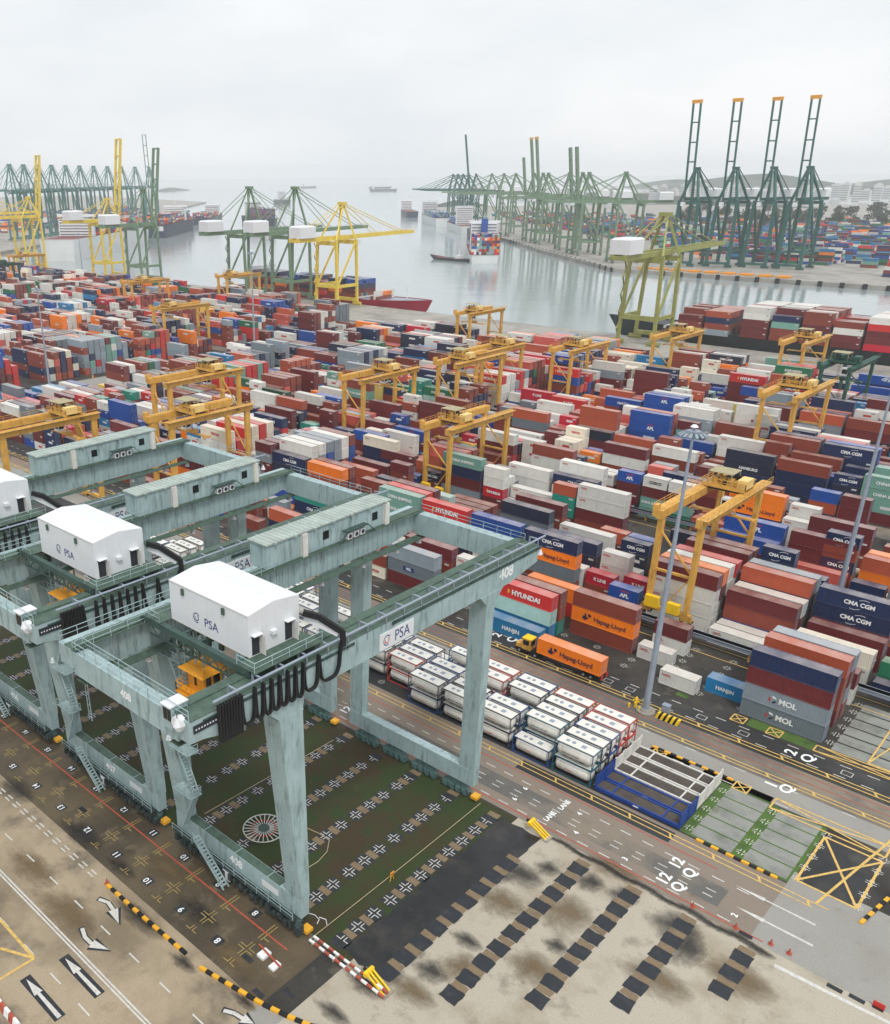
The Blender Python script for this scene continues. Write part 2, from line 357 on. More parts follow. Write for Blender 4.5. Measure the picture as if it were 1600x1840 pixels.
for i, (px, py, rx, ry, mt) in enumerate([(775, 1745, 2.6, 2.0, 'stain'), (1120, 1610, 2.4, 2.2, 'stain'), (1000, 1700, 2.0, 1.4, 'stain'), (1062, 1585, 2.2, 2.2, 'stain'), (935, 1570, 4.0, 2.6, 'stain'), (1215, 1665, 4.0, 3.2, 'stain'), (1235, 1705, 2.6, 3.6, 'stain'), (840, 1690, 2.6, 1.4, 'stain'), (985, 1560, 2.0, 1.8, 'stain'),
     (870, 1560, 4.5, 3.5, 'stain'), (790, 1640, 3, 3, 'stain'), (730, 1700, 3, 2.4, 'stain'), (900, 1620, 4, 3, 'brown_stain'), (1020, 1640, 4, 4, 'brown_stain'), (960, 1740, 4, 3, 'brown_stain'), (1100, 1560, 5, 2, 'brown_stain'), (1180, 1760, 5, 3, 'brown_stain'), (830, 1740, 3, 3, 'brown_stain'), (1330, 1760, 5, 3, 'brown_stain'), (1260, 1600, 3, 2, 'brown_stain'), (740, 1780, 4, 2, 'brown_stain'),
     (690, 1740, 3, 3, 'stain'), (760, 1660, 2.6, 5, 'stain'), (850, 1590, 2.6, 6, 'stain'), (905, 1530, 2.6, 5, 'stain'), (660, 1770, 3, 1.6, 'stain'), (440, 1800, 2.2, .8, 'stain'), (600, 1820, 3, 1.2, 'stain'), (330, 1730, 2.6, 1, 'stain'), (150, 1500, 5, 2, 'stain'), (30, 1420, 5, 2.4, 'stain'), (220, 1560, 3.4, 1.2, 'stain'), (300, 1560, 5, 2, 'brown_stain'), (120, 1640, 7, 3, 'brown_stain'), (420, 1720, 5, 2, 'brown_stain'), (60, 1560, 6, 2.4, 'brown_stain'), (360, 1640, 4, 1.6, 'stain'), (250, 1650, 6, 1.4, 'stain')]): stain(px, py, rx, ry, mt, i)
for i in range(24): x_ = -42+1.15*i; px_, py_, _d = pix(x_, 85.6+.2*math.sin(i*1.3), 0); stain(px_, py_, 1.7, .5+.012*i, 'stain', 40+i)
x0, y0, _ = at(1100, 1590); x1, y1, _ = at(1400, 1740)
# paved strips under the tank rows and the yard
struct(MB().sheet(-300, 98.4, -17, 112.4, Z[1]).build('tank_yard', M['asphalt']))
g = MB()
for k in range(2):
    for i in range(5):
        xa = -30.2+6.67*k+.55; g.sheet(xa, 98.9+2.7*i, xa+5.2, 101.35+2.7*i, Z[2])
for i in range(6): g.sheet(-22.6, 131.6+2.9*i, -12, 134.1+2.9*i, Z[2])
struct(g.build('bay_slabs', M['slab']))
g = MB(); g.sheet(-31, 98.5, -17.2, 112.3, Z[1]+.001); g.sheet(-42, 112.4, -36, 113.8, Z[2]); g.sheet(-34, 112.4, -24.5, 114.0, Z[2]); g.sheet(-34.2, 129.4, -24.6, 131.9, Z[2]); g.sheet(-46, 130.4, -44, 131.6, Z[2])
struct(stuff(g.build('verge_grass', M['verge'])))
struct(MB().sheet(-300, 125.2, 60, 128.5, Z[2]).build('dark_lane', M['asphalt']))
struct(MB().sheet(-300, 112.6, 60, 117.4, Z[2]).build('concrete_lane', M['pale']))
g = MB(); g.sheet(-16.9, 99.6, -10.2, 110.3, Z[4]); struct(g.build('dark_pit', M['tar']))
# ------------------------------------------------------------------ painted marks
W = MB(); YL = MB(); RD = MB(); DK = MB(); PB = MB(); GL = MB()
z = Z[6]
def corner_cross(mb, cx, cy, z, quads=((1, 1), (1, -1), (-1, 1), (-1, -1)), a=.86, g=.15, t=.11):
    for sx, sy in quads:
        mb.sheet(cx+sx*g, cy+sy*g, cx+sx*a, cy+sy*(g+t), z) if sx*sy > 0 else mb.sheet(min(cx+sx*g, cx+sx*a), min(cy+sy*g, cy+sy*(g+t)), max(cx+sx*g, cx+sx*a), max(cy+sy*g, cy+sy*(g+t)), z)
        xa, xb = sorted((cx+sx*g, cx+sx*(g+t))); ya, yb = sorted((cy+sy*(g+t), cy+sy*a)); mb.sheet(xa, ya, xb, yb, z)
for i in range(16):
    cx = -50.2-6.67*i
    for j in range(11):
        cy = 54.15+2.865*j
        DK.poly(wobble([(cx-1.0, cy-.95), (cx+1.0, cy-.95), (cx+1.0, cy+.95), (cx-1.0, cy+.95)], .1, i*50+j, .6), Z[3])
        if rnd.random() < .62: PB.poly(wobble([(cx-.8, cy+.98), (cx+.8, cy+.98), (cx+.8, cy+1.9), (cx-.8, cy+1.9)], .06, i*77+j), Z[3])
        q = ((1, -1), (-1, -1)) if j == 10 else ((1, 1), (-1, 1)) if j == 0 else ((1, 1), (1, -1), (-1, 1), (-1, -1))
        corner_cross(W, cx, cy, z, q)
for cx, ya, n in ((-43.6, 54.5, 9), (-36.9, 57.0, 10), (-30.2, 62.8, 8), (-23.6, 68.6, 6), (-17.0, 77.2, 3)):
    for j in range(n):
        cy = ya+2.87*j
        DK.poly(wobble([(cx-1.05, cy-.95), (cx+1.05, cy-.95), (cx+1.05, cy+.95), (cx-1.05, cy+.95)], .08, int(-cx*9)+j, .5), Z[5])
        PB.poly(wobble([(cx-.9, cy+.98), (cx+.9, cy+.98), (cx+.9, cy+1.88), (cx-.9, cy+1.88)], .06, int(-cx*7)+j), Z[5])
struct(DK.build('tar_pads', M['tar_pad'])); struct(PB.build('brown_pads', M['pad_brown']))
GD = MB()
for i in range(12):
    cx = -57.0-6.67*i
    corner_cross(GL, cx, 46.0, z, a=1.15)
    corner_cross(GL, cx, 43.2, z, ((1, 1), (-1, 1)), a=.9)
    for s in (-.22, .22): GL.sheet(cx+s-.07, 47.9, cx+s+.07, 50.6, z)
    GL.sheet(cx+.3, 48.3, cx+1.1, 48.45, z)
    for yy in (44.5, 50.2):
        o = link('bay_number', text_mesh(str(8+i), 1.15, .02), None, (cx-3.2, yy, z+.004), (0, 0, PI)); o['kind'] = 'structure'
        GD.sheet(cx-3.9, yy-.6, cx-2.5, yy+.6, z-.002)
struct(GD.build('number_patches', M['tar_pad']))
struct(GL.build('yellow_bay_marks', M['gold_line']))
RD.sheet(-200, 48.92, -53.6, 49.14, z+.004)
RD.sheet(-200, 86.8, -16.2, 87.0, z); RD.sheet(-200, 94.7, -24.5, 94.88, z)
for i in range(60):
    x = -20-3.0*i
    for yy in (87.35, 93.2): W.sheet(x-1.5, yy-.08, x, yy+.08, z)
    if x < -22:
        for yy in (89.7, 90.75): W.sheet(x-1.2, yy-.07, x, yy+.07, z)
for xa, xb in ((-30.5, -15.5), (-29.5, -13.5)): pass
def straight_arrow(mb, x0, x1, y, wd, z):   # points towards -x
    s = 1 if x1 > x0 else -1; L = abs(x1-x0)
    mb.poly([(x0, y), (x0+s*L*.38, y-wd), (x0+s*L*.38, y-wd*.35), (x1, y-wd*.5), (x1, y+wd*.5), (x0+s*L*.38, y+wd*.35), (x0+s*L*.38, y+wd)], z)
DA = MB()
for xa, xb, y in ((-70.4, -63.6, 31.15), (-70.9, -64.1, 26.75)):
    straight_arrow(W, xa, xb, y, .48, z); DA.sheet(xa-.3, y-.62, xb+.15, y+.62, z-.003)
def curve_arrow(mb, pts, wd, z):
    for a, b in zip(pts[:-2], pts[1:-1]):
        dx, dy = b[0]-a[0], b[1]-a[1]; L = math.hypot(dx, dy); nx, ny = -dy/L*wd, dx/L*wd
        mb.poly([(a[0]-nx, a[1]-ny), (b[0]-nx, b[1]-ny), (b[0]+nx, b[1]+ny), (a[0]+nx, a[1]+ny)], z); z += .0004
    a, b = pts[-2], pts[-1]; dx, dy = b[0]-a[0], b[1]-a[1]; L = math.hypot(dx, dy); nx, ny = -dy/L*wd*2.6, dx/L*wd*2.6
    mb.poly([(a[0]-nx, a[1]-ny), b, (a[0]+nx, a[1]+ny)], z)
def pp(l): return [at(*q)[:2] for q in l]
for l in ([(178, 1616), (195, 1622), (204, 1635), (214, 1660)], [(148, 1668), (153, 1684), (165, 1696), (197, 1707)], [(402, 1816), (422, 1821), (436, 1830), (457, 1840)]):
    q = pp(l); curve_arrow(W, q, .22, z+.001); curve_arrow(DA, [(q[0][0]-.2, q[0][1])]+q[1:-1]+[(q[-1][0]+.35, q[-1][1])], .36, z-.003)
straight_arrow(W, -20.5, -12.0, 90.2, .35, z); straight_arrow(W, -21.8, -12.8, 93.6, .3, z)
struct(DA.build('arrow_patches', M['tar_pad']))
for yy in (32.42, 32.78): W.sheet(-240, yy-.1, 60, yy+.1, z)
for i in range(24):
    x = -64-5.65*i+11.3
    W.sheet(x-1.9, 36.42, x, 36.6, z); W.sheet(x+5.5, 28.9, x+7.6, 29.08, z)
for i in range(24):   # double dashes along the runway drain
    x = -79-2.1*i
    for yy in (40.2, 40.75): W.sheet(x-1.2, yy-.09, x, yy+.09, z)
q = pp([(0, 1652), (62, 1722), (0, 1760)]); q2 = pp([(0, 1704), (62, 1722)])
def stripe(mb, a, b, wd, z):
    dx, dy = b[0]-a[0], b[1]-a[1]; L = math.hypot(dx, dy); nx, ny = -dy/L*wd/2, dx/L*wd/2
    mb.poly([(a[0]-nx, a[1]-ny), (b[0]-nx, b[1]-ny), (b[0]+nx, b[1]+ny), (a[0]+nx, a[1]+ny)], z)
for i, (a, b) in enumerate(((q[0], q[1]), (q[1], q[2]), (q2[0], q2[1]))): stripe(YL, a, b, .34, z+.003+i*.001)
# lane lines along the yard
for ya in (96.2, 97.1): YL.sheet(-240, ya-.09, -12.5 if ya > 97 else -14, ya+.09, z)
for i in range(36): YL.poly([(-14.5-5.6*i, 96.3), (-14.2-5.6*i, 96.3), (-14.6-5.6*i, 97.0), (-14.9-5.6*i, 97.0)], z)
for ya, yb in ((118.2, 119.0), (123.9, 124.8)):
    for yy in (ya, yb): YL.sheet(-300, yy-.1, 60, yy+.1, z)
    for i in range(46): YL.poly([(4-6.2*i, ya+.1), (4.35-6.2*i, ya+.1), (3.9-6.2*i, yb-.1), (3.55-6.2*i, yb-.1)], z)
for j in range(4):
    for ya in (147.2, 150.6): YL.sheet(-300, ya+53.8*j-.1, 60, ya+53.8*j+.1, z)
for yy in (120.6, 122.2): RD.sheet(-300, yy-.07, 60, yy+.07, z)
for i in range(80):
    x = 10-3.6*i
    for yy in (125.35, 128.35): W.sheet(x-1.6, yy-.08, x, yy+.08, z)
    if i % 2: W.sheet(x-1.6, 112.9, x, 113.05, z); W.sheet(x-1.6, 117.1, x, 117.25, z)
for x in (-71, -56, -52, -40, -33.5, -19): 
    for s in (-.7, .7): W.sheet(x+s-.05, 126.2, x+s+.05, 127.4, z)
    W.sheet(x-.7, 126.2, x+.7, 126.3, z+.001); W.sheet(x-.7, 127.3, x+.7, 127.4, z+.001)
for i in range(50):     # small corner marks at the slot ends of the first block
    for j in range(6):
        corner_cross(W, -23.2-6.67*i, 133.4+2.88*j, z, a=.7, t=.1)
for i in range(16):
    for j in range(5): corner_cross(W, -30.2+6.67*(i-8) if i > 8 else -30.2-6.67*i, 99.9+2.7*j, z+.001, a=.62, t=.09)
def frame(mb, x0, y0, x1, y1, wd, z, diag=1):
    for a, b in (((x0, y0), (x1, y0)), ((x1, y0), (x1, y1)), ((x1, y1), (x0, y1)), ((x0, y1), (x0, y0))): stripe(mb, a, b, wd, z); z += .0006
    if diag: stripe(mb, (x0, y0), (x1, y1), wd, z); stripe(mb, (x0, y1), (x1, y0), wd, z+.0006)
frame(YL, -16.9, 99.6, -10.2, 110.3, .3, z+.004)
frame(YL, -24.2, 111.4, -10.2, 114.1, .26, z+.004)
frame(YL, -36.6, 129.3, -34.6, 131.4, .2, z+.004); frame(YL, -31.2, 129.3, -29.2, 131.4, .2, z+.004)
frame(YL, -41.4, 111.9, -39.6, 113.7, .2, z+.004); frame(YL, -29.6, 112.2, -27.6, 114.2, .2, z+.004)
frame(YL, -24.4, 129.5, -12, 131.3, .24, z+.004); frame(YL, -17.6, 131.6, -14.6, 146, .26, z+.004)
stripe(YL, (-13.9, 97.0), (-10.5, 116), .3, z+.009)
for px, py, s in ((1217, 1551, '12'), (1240, 1569, 'Q'), (1194, 1579, '12'), (1219, 1594, 'Q'), (622, 1276, '12'), (644, 1291, 'Q')):
    x, y, _ = at(px, py); o = link('lane_lettering', text_mesh(s, 2.2, .06), None, (x, y, z+.005), (0, 0, PI/2)); o.scale = (.95, .9, 1); o['kind'] = 'structure'
for px, py, s in ((1422, 1352, '2'), (1452, 1363, 'Q'), (894, 1141, '2'), (921, 1149, 'Q'), (1387, 1410, '1'), (1414, 1418, 'Q')):
    x, y, _ = at(px, py); o = link('lane_lettering', text_mesh(s, 2.5, .06), None, (x, y, z+.005), (0, 0, PI/2)); o.scale = (1.1, .9, 1); o['kind'] = 'structure'
for x, y, s in ((-44.6, 89.2, 'LANE'), (-44.4, 92.6, 'LANE'), (-40.4, 88.7, '4'), (-42, 92.4, '4'), (-50, 89, '6'), (-50.2, 92.0, '6'), (-60, 92.4, '9'), (-33.5, 88.6, '3'), (-20, 88.7, '2')):
    o = link('lane_lettering', text_mesh(s, 1.0, .03), None, (x, y, z+.005), (0, 0, PI/2)); o['kind'] = 'structure'
W.poly([at(1393, 1732)[:2]+(0,), at(1600, 1836)[:2]+(0,), at(1600, 1842)[:2]+(0,), at(1391, 1738)[:2]+(0,)], z)
struct(W.build('white_road_marks', M['white_line'])); struct(YL.build('yellow_road_marks', M['yellow_line'])); struct(RD.build('red_road_lines', M['red_line']))
# drains let into the ground
for i, (px, py) in enumerate(((1340, 1680), (1540, 1795), (1500, 1776), (465, 1785), (445, 1722), (228, 1416), (150, 1455), (520, 1785))):
    x, y, _ = at(px, py); g = MB(); g.sheet(x-.75, y-.3, x+.75, y+.3, z)
    for k in range(6): g.box(x-.7+.24*k, y-.28, z, x-.62+.24*k, y+.28, z+.015)
    o = g.build('drain_grate', M['tar_pad']); struct(o)
# kerbs
def kerb(pts, lab, name='striped_kerb', wd=.42, h=.26, seg=.95, first=0):
    g = MB(); acc = 0; k = first
    for a, b in zip(pts[:-1], pts[1:]):
        L = math.hypot(b[0]-a[0], b[1]-a[1]); n = max(1, round(L/seg))
        for i in range(n):
            p = (a[0]+(b[0]-a[0])*i/n, a[1]+(b[1]-a[1])*i/n, h/2+.0); q = (a[0]+(b[0]-a[0])*(i+.98)/n, a[1]+(b[1]-a[1])*(i+.98)/n, h/2)
            g.mi = k % 2; k += 1; g.bar(p, q, wd, h)
    return tag(g.build(name, [M['amber_mark'], M['black']]), lab, 'kerb', 'striped kerbs along the yard roads')
kerb([(-76.4, 40.6), (-70, 40.6), (-61.2, 40.8)], 'orange and black striped kerb between the arrow road and the crane runway', h=.3)
kerb([(-58.6, 40.7), (-53.3, 41.7), (-50.2, 42.3), (-47.3, 43.1), (-44.9, 43.9), (-41, 46.2), (-37, 49.5)], 'curved yellow and black kerb running to the bottom edge of the view', h=.3)
kerb([(-28.6, 98.2), (-21, 98.2), (-18.6, 98.2)], 'yellow and black kerb beside the grey slabs past the flat racks', seg=.95)
kerb([(-42, 113.9), (-34.5, 113.9), (-30, 113.9)], 'faded yellow kerb behind the empty flat racks beside the grass', seg=.95, h=.2)
kerb([(-9.2, 97.4), (-8.0, 104), (-6.5, 112)], 'yellow and black kerb beside the dark crossed pit at right', seg=.95, h=.2)
# ================================================================== CONTAINERS
PAL = {'brown': (136, 60, 44), 'dkred': (106, 34, 38), 'orbr': (182, 84, 54), 'red': (204, 42, 40), 'crimson': (190, 20, 50), 'orange': (246, 128, 14), 'white': (222, 221, 214),
       'cream': (232, 224, 204), 'grey': (140, 154, 164), 'greyd': (112, 124, 132), 'navy': (16, 38, 80), 'ink': (28, 38, 62), 'blue': (14, 74, 156), 'azure': (20, 124, 176), 'green': (24, 112, 78), 'dkgreen': (20, 74, 54),
       'sea': (116, 164, 150), 'teal': (26, 138, 120), 'yellow': (226, 186, 72), 'olive': (206, 186, 96), 'pale': (170, 206, 198), 'pink': (214, 96, 84)}
SAY = {'brown': 'rust brown', 'dkred': 'dark red', 'orbr': 'orange brown', 'red': 'bright red', 'crimson': 'crimson', 'orange': 'vivid orange', 'white': 'off white', 'cream': 'cream', 'grey': 'blue grey', 'greyd': 'dark grey',
       'navy': 'navy blue', 'ink': 'blackish blue', 'blue': 'royal blue', 'azure': 'sky blue', 'green': 'green', 'dkgreen': 'dark green', 'sea': 'grey green', 'teal': 'teal', 'yellow': 'yellow', 'olive': 'mustard', 'pale': 'pale mint', 'pink': 'faded red'}
DIM = {40: (12.19, 2.44, 2.88), 20: (6.06, 2.44, 2.6)}
def corrug(mb, a, b, axis, fixed, z0, z1, depth, pitch, out):
    n = max(2, int((b-a)/pitch)); pts = []
    for i in range(n):
        u = a+(b-a)*i/n; s = (b-a)/n
        pts += [(u, 0), (u+s*.3, 0), (u+s*.5, depth), (u+s*.8, depth)]
    pts.append((b, 0)); vs = []
    for u, d in pts:
        for zz in (z0, z1):
            vs.append((u, fixed+out*-d, zz) if axis == 'x' else (fixed+out*-d, u, zz))
    mb.add(vs, [(2*i, 2*i+2, 2*i+3, 2*i+1) for i in range(len(pts)-1)])
def container_meshes(L, W, H):
    g = MB(); e = .14
    for x in (0, L-e):
        for y in (0, W-e): g.box(x, y, 0, x+e, y+e, H)
    for y in (0, W-.1):
        g.box(e, y, 0, L-e, y+.1, .16); g.box(e, y, H-.11, L-e, y+.1, H-.004)
    for x in (0, L-.1):
        g.box(x, e, 0, x+.1, W-e, .14); g.box(x, e, H-.13, x+.1, W-e, H-.006)
    corrug(g, e, L-e, 'x', .03, .16, H-.11, .036, .30, -1); corrug(g, e, L-e, 'x', W-.03, .16, H-.11, .036, .30, 1)
    corrug(g, e, W-e, 'y', .03, .14, H-.13, .036, .30, -1)
    n = int((L-.2)/.9)
    for i in range(n):
        x = .1+(L-.2)*i/n; s = (L-.2)/n
        g.add([(x, .1, H-.02), (x+s*.47, .1, H-.02), (x+s*.5, .1, H-.045), (x+s*.97, .1, H-.045), (x+s, .1, H-.02), (x, W-.1, H-.02), (x+s*.47, W-.1, H-.02), (x+s*.5, W-.1, H-.045), (x+s*.97, W-.1, H-.045), (x+s, W-.1, H-.02)],
              [(0, 1, 6, 5), (1, 2, 7, 6), (2, 3, 8, 7), (3, 4, 9, 8)])
    body = g.mesh('container_body', M['box'])
    ds = []
    for s in (0, 1):
        y0 = e+.01+s*(W/2-e); y1 = y0+W/2-e-.03
        d = MB(); d.box(L-.09, y0, .15, L-.04, y1, H-.14)
        for k in range(4): d.box(L-.04, y0+.05, .3+k*(H-.7)/3.2, L-.022, y1-.05, .36+k*(H-.7)/3.2)
        ds.append(d.mesh('door', M['box']))
    b = MB()
    for f in (.28, .72):
        for s in (0, 1):
            y = e+(s+f)*(W/2-e); b.tube((L-.0, y, .1), (L-.0, y, H-.1), .028, n=5); b.box(L-.03, y-.12, 1.0, L+.01, y+.16, 1.08)
    bars = b.mesh('locking_bars', M['steel'])
    c = MB(); c.box(.1, .1, .1, L-.1, W-.1, H-.05)
    return body, ds, bars
CM = {k: container_meshes(*v) for k, v in DIM.items()}
# rows of the yard: block letter + number, row, 20 ft slot (6.67 m), length, colours from the ground up; ':' adds the lettering
PICKS = '''A0 0 -5 40 azure pale red:HYUNDAI;A0 0 0 20 white:OOCL;A0 0 2 40 greyd:MOL grey:MOL dkred navy;A0 0 -9 40 dkred greyd:M-L grey;A0 0 -7 20 white:OOCL white:OOCL;A0 1 1 20 azure:HANJIN;A0 1 -5 40 teal brown brown
A0 2 -1 20 white:OOCL;A0 2 -3 40 brown orange:HAPAG brown;A0 2 2 40 dkred brown brown orbr;A0 2 -9 40 orbr brown dkred;A0 2 -7 20 pink white:OOCL white:OOCL;A0 3 2 40 brown grey dkred grey;A0 4 -1 20 white:OOCL dkred;A0 4 -5 40 red orange
A0 4 -9 40 dkred dkred ink:APL;A0 4 -7 20 white brown white:OOCL;A0 5 -9 40 brown orbr red;A0 1 -15 40 navy orbr;A0 0 -16 20 brown;A0 4 -15 40 ink navy:CMA_CGM teal;A0 5 -15 40 brown brown orbr;A0 5 2 40 white dkred;A0 5 -13 40 blue navy
A0 3 -16 20 white grey;A0 0 -18 20 blue;A0 2 -18 40 brown dkred;A0 5 -19 40 orange dkred;A0 3 -22 40 orbr orange dkred
B0 0 0 40 white:OOCL;B0 0 -6 40 brown greyd orange:HAPAG navy:CMA_CGM;B0 0 -8 40 brown dkred white:OOCL blue;B0 0 -10 40 dkred white:OOCL brown red:HYUNDAI;B0 0 -3 20 brown blue:APL;B0 0 -12 40 dkred sea sea:CHINA_SHIPPING sea:CHINA_SHIPPING;B0 0 4 20 navy
B0 1 -2 40 white:OOCL white:OOCL white:OOCL dkred;B0 1 -4 20 brown crimson:K_LINE;B0 1 2 40 white:OOCL cream:OOCL;B0 1 4 20 green green;B0 1 -12 40 brown dkred orbr red;B0 1 -16 40 brown dkred brown orange;B0 1 -18 40 brown navy ink navy:CMA_CGM
B0 2 -2 40 white white dkred orange;B0 2 0 40 blue:APL brown dkred;B0 2 -3 20 brown crimson:K_LINE;B0 2 -12 40 brown brown orbr dkred;B0 2 -16 40 brown orbr dkred brown;B0 3 -2 40 white brown white white;B0 3 -6 40 brown ink navy;B0 3 -4 20 white:OOCL white:OOCL white:OOCL
B0 3 0 40 brown dkred white;B0 3 2 40 dkred dkred;B0 3 -14 40 dkred brown brown;B0 3 -10 40 blue orange;B0 4 2 40 dkred dkred navy:CMA_CGM navy:CMA_CGM;B0 4 0 40 navy ink navy orbr;B0 4 -8 40 blue dkred greyd ink;B0 4 -2 40 white orange white red;B0 4 -12 40 brown pale pale
B0 5 -6 40 brown white:OOCL white:OOCL;B0 5 0 40 dkred ink ink grey;B0 5 -14 20 navy navy ink;B0 6 -4 20 ink ink:CMA_CGM navy:CMA_CGM;B0 6 -8 40 dkred ink brown dkred;B0 6 1 20 dkred ink ink navy:CMA_CGM;B0 6 -2 40 dkred ink:CMA_CGM brown dkred;B0 7 -14 20 brown ink:CMA_CGM brown dkred
B0 7 -4 20 brown blue blue;B0 7 -2 40 brown dkred dkred brown;B0 7 0 20 dkred navy:CMA_CGM dkred navy:CMA_CGM navy:CMA_CGM;B0 7 1 20 brown ink navy;B0 6 3 40 brown orange:HAPAG dkred;B0 5 3 40 dkred orange brown
A1 0 -11 20 dkred crimson:HYUNDAI white white;A1 0 -13 40 grey dkred navy sea:CHINA_SHIPPING;A1 0 -7 40 brown dkred white:OOCL white:OOCL;A1 0 -8 20 dkred teal teal orbr;A1 0 -2 40 brown dkred blue;A1 1 0 40 brown dkred dkred dkred;A1 1 -2 40 dkred dkred blue blue:APL;A1 1 1 20 dkred brown navy:CMA_CGM brown navy:CMA_CGM
A1 1 -11 20 white white white;A1 2 2 40 orbr orange orbr;A1 3 2 40 brown dkred orange:HAPAG;A1 1 -14 40 dkred brown orbr pink;A1 2 -14 40 ink red brown brown;A1 4 -9 40 white white navy:CMA_CGM;A1 4 -11 40 blue white white:OOCL;A1 5 -9 40 dkred white white:OOCL white:OOCL;A1 5 0 40 dkred brown dkred dkred;A1 3 -8 20 dkred blue navy
A1 2 -18 40 navy navy cream:OOCL;A1 2 -17 40 white dkred;A1 3 -19 40 dkred dkred blue;A1 3 -20 20 navy dkred navy;A1 1 -21 20 brown white:OOCL white:OOCL;A1 5 -18 40 brown white white:OOCL;A1 1 -24 40 white white dkred dkred;A1 2 -22 20 brown brown teal;A1 5 -23 20 dkred green:EVERGREEN;A1 5 -27 40 white white white white
B1 0 -6 20 sea:CHINA_SHIPPING sea:CHINA_SHIPPING dkred white:COSCO;B1 0 -7 20 ink dkred dkred blue:APL;B1 0 -5 20 green sea dkred white;B1 0 -1 20 white:OOCL white:OOCL white:OOCL;B1 1 -1 20 brown white:OOCL white:OOCL white:OOCL;B1 1 -3 40 ink navy orange:HAPAG orange;B1 6 -1 20 ink navy:CMA_CGM orbr blue;B1 6 0 20 white dkred dkred dkred
B1 1 -11 40 white white white:OOCL brown;B1 1 -9 40 white white white:OOCL;B1 0 -9 40 dkred brown white:OOCL;B1 3 -12 20 ink white white:OOCL white:OOCL;B1 6 -9 40 dkred brown white dkred;B1 7 -11 20 blue cream cream:TRITON cream:TRITON cream:TRITON;B1 7 -12 20 orange dkred dkred dkred;B1 6 -11 20 cream cream cream:TRITON cream
B1 5 -11 20 white cream cream cream:TRITON;B1 2 -14 40 orange crimson dkred white;B1 3 -18 40 brown brown brown;B1 7 -19 20 white white white:OOCL;B1 0 -18 40 blue:APL dkred blue:APL;B1 2 -19 20 dkred navy ink blue:APL;B1 4 -21 40 brown dkred dkred dkred;B1 7 -22 40 white brown white:OOCL;B1 5 -25 40 brown dkred dkred white
B1 1 -25 40 dkred dkred dkred white;B1 0 -27 40 brown brown dkred dkgreen;B1 3 -5 40 dkred dkred brown;B1 4 -3 40 white ink grey;B1 4 -6 40 brown blue navy;B1 7 -29 20 brown white white;B1 7 -3 20 dkred ink brown;B1 6 2 40 brown dkred dkred
A2 0 -3 40 ink navy navy brown;A2 0 -5 40 ink navy ink:HAMBURG ink;A2 0 -8 40 white brown white:OOCL;A2 0 -15 40 dkred brown greyd orbr;A2 1 -10 40 dkred brown orbr;A2 4 -8 40 navy navy blue;A2 3 -3 40 brown dkred dkred brown;A2 1 -5 20 dkred brown pink red:HYUNDAI;A2 4 -17 40 brown dkred brown;A2 2 -21 40 brown green pale green:EVERGREEN
A2 0 -24 20 olive olive olive olive;A2 5 -29 20 red brown dkred dkred;A2 2 -27 40 brown orange;A2 0 -42 40 ink orbr grey grey;A2 2 -39 40 brown dkred grey;A2 2 -53 40 dkgreen dkgreen orange grey;A2 2 -49 40 navy blue blue orange:HAPAG
B2 2 -17 40 crimson crimson:K_LINE crimson:K_LINE crimson:K_LINE;B2 1 -15 40 crimson red:K_LINE red:K_LINE red:K_LINE;B2 4 -12 20 blue navy:KMTC navy:KMTC navy:KMTC;B2 5 -13 40 brown grey brown blue:HANJIN;B2 0 -9 40 dkred navy navy:KMTC;B2 6 -8 40 dkred brown brown;B2 2 -7 40 dkred brown brown brown;B2 4 -6 20 dkred navy:CMA_CGM navy:CMA_CGM;B2 0 -10 20 dkred white white cream:TRITON
B2 0 -3 40 dkred brown brown white:COSCO;B2 1 -3 40 brown brown dkred navy;B2 2 -3 40 brown dkred brown orbr;B2 3 -3 40 brown brown dkred pink;B2 4 -3 40 brown dkred white white;B2 3 -24 40 navy navy navy navy;B2 2 -32 40 brown blue blue dkred;B2 0 -37 40 orange orange dkred;B2 3 -41 40 white dkred white;B2 2 -46 40 brown brown orange orange:HAPAG
A3 1 -8 20 olive olive olive olive;A3 3 -12 20 ink navy navy navy;A3 4 -11 20 brown white dkred orbr;A3 3 -10 40 dkred orbr;A3 5 -14 40 red dkred dkred dkred dkred;A3 2 -27 40 crimson red dkred dkred;A3 1 -32 20 brown brown dkred dkred;A3 5 -37 40 dkred dkred brown grey;A3 2 -41 40 azure dkred crimson:K_LINE;A3 3 -39 40 teal navy blue blue;A3 3 -41 40 brown brown navy navy;A3 4 -46 40 dkred red red green:EVERGREEN;A3 1 -3 40 navy ink dkred brown
B3 4 -10 40 brown dkred dkred dkred red:HYUNDAI;B3 5 -11 20 red:HYUNDAI red blue:APL;B3 2 -9 40 olive dkred dkred blue;B3 2 -5 40 dkgreen ink grey:COSCO azure;B3 0 -3 40 navy navy dkred white dkred;B3 7 -31 40 brown dkred navy brown;B3 2 -51 40 dkred brown orange orange;B3 3 -13 20 brown dkred dkred brown
A4 1 -13 20 cream cream:TRITON cream:TRITON cream cream:TRITON;B4 4 -11 40 brown dkred dkred sea:CHINA_SHIPPING'''
BOX = []          # [x, y, z, length, colour, text, stack id, tier, height, row key]
FILL = {}
def row_y(b, r): return {'A': 132.2, 'B': 152.2}[b[0]]+53.8*int(b[1])+2.88*r
stack_n = 0
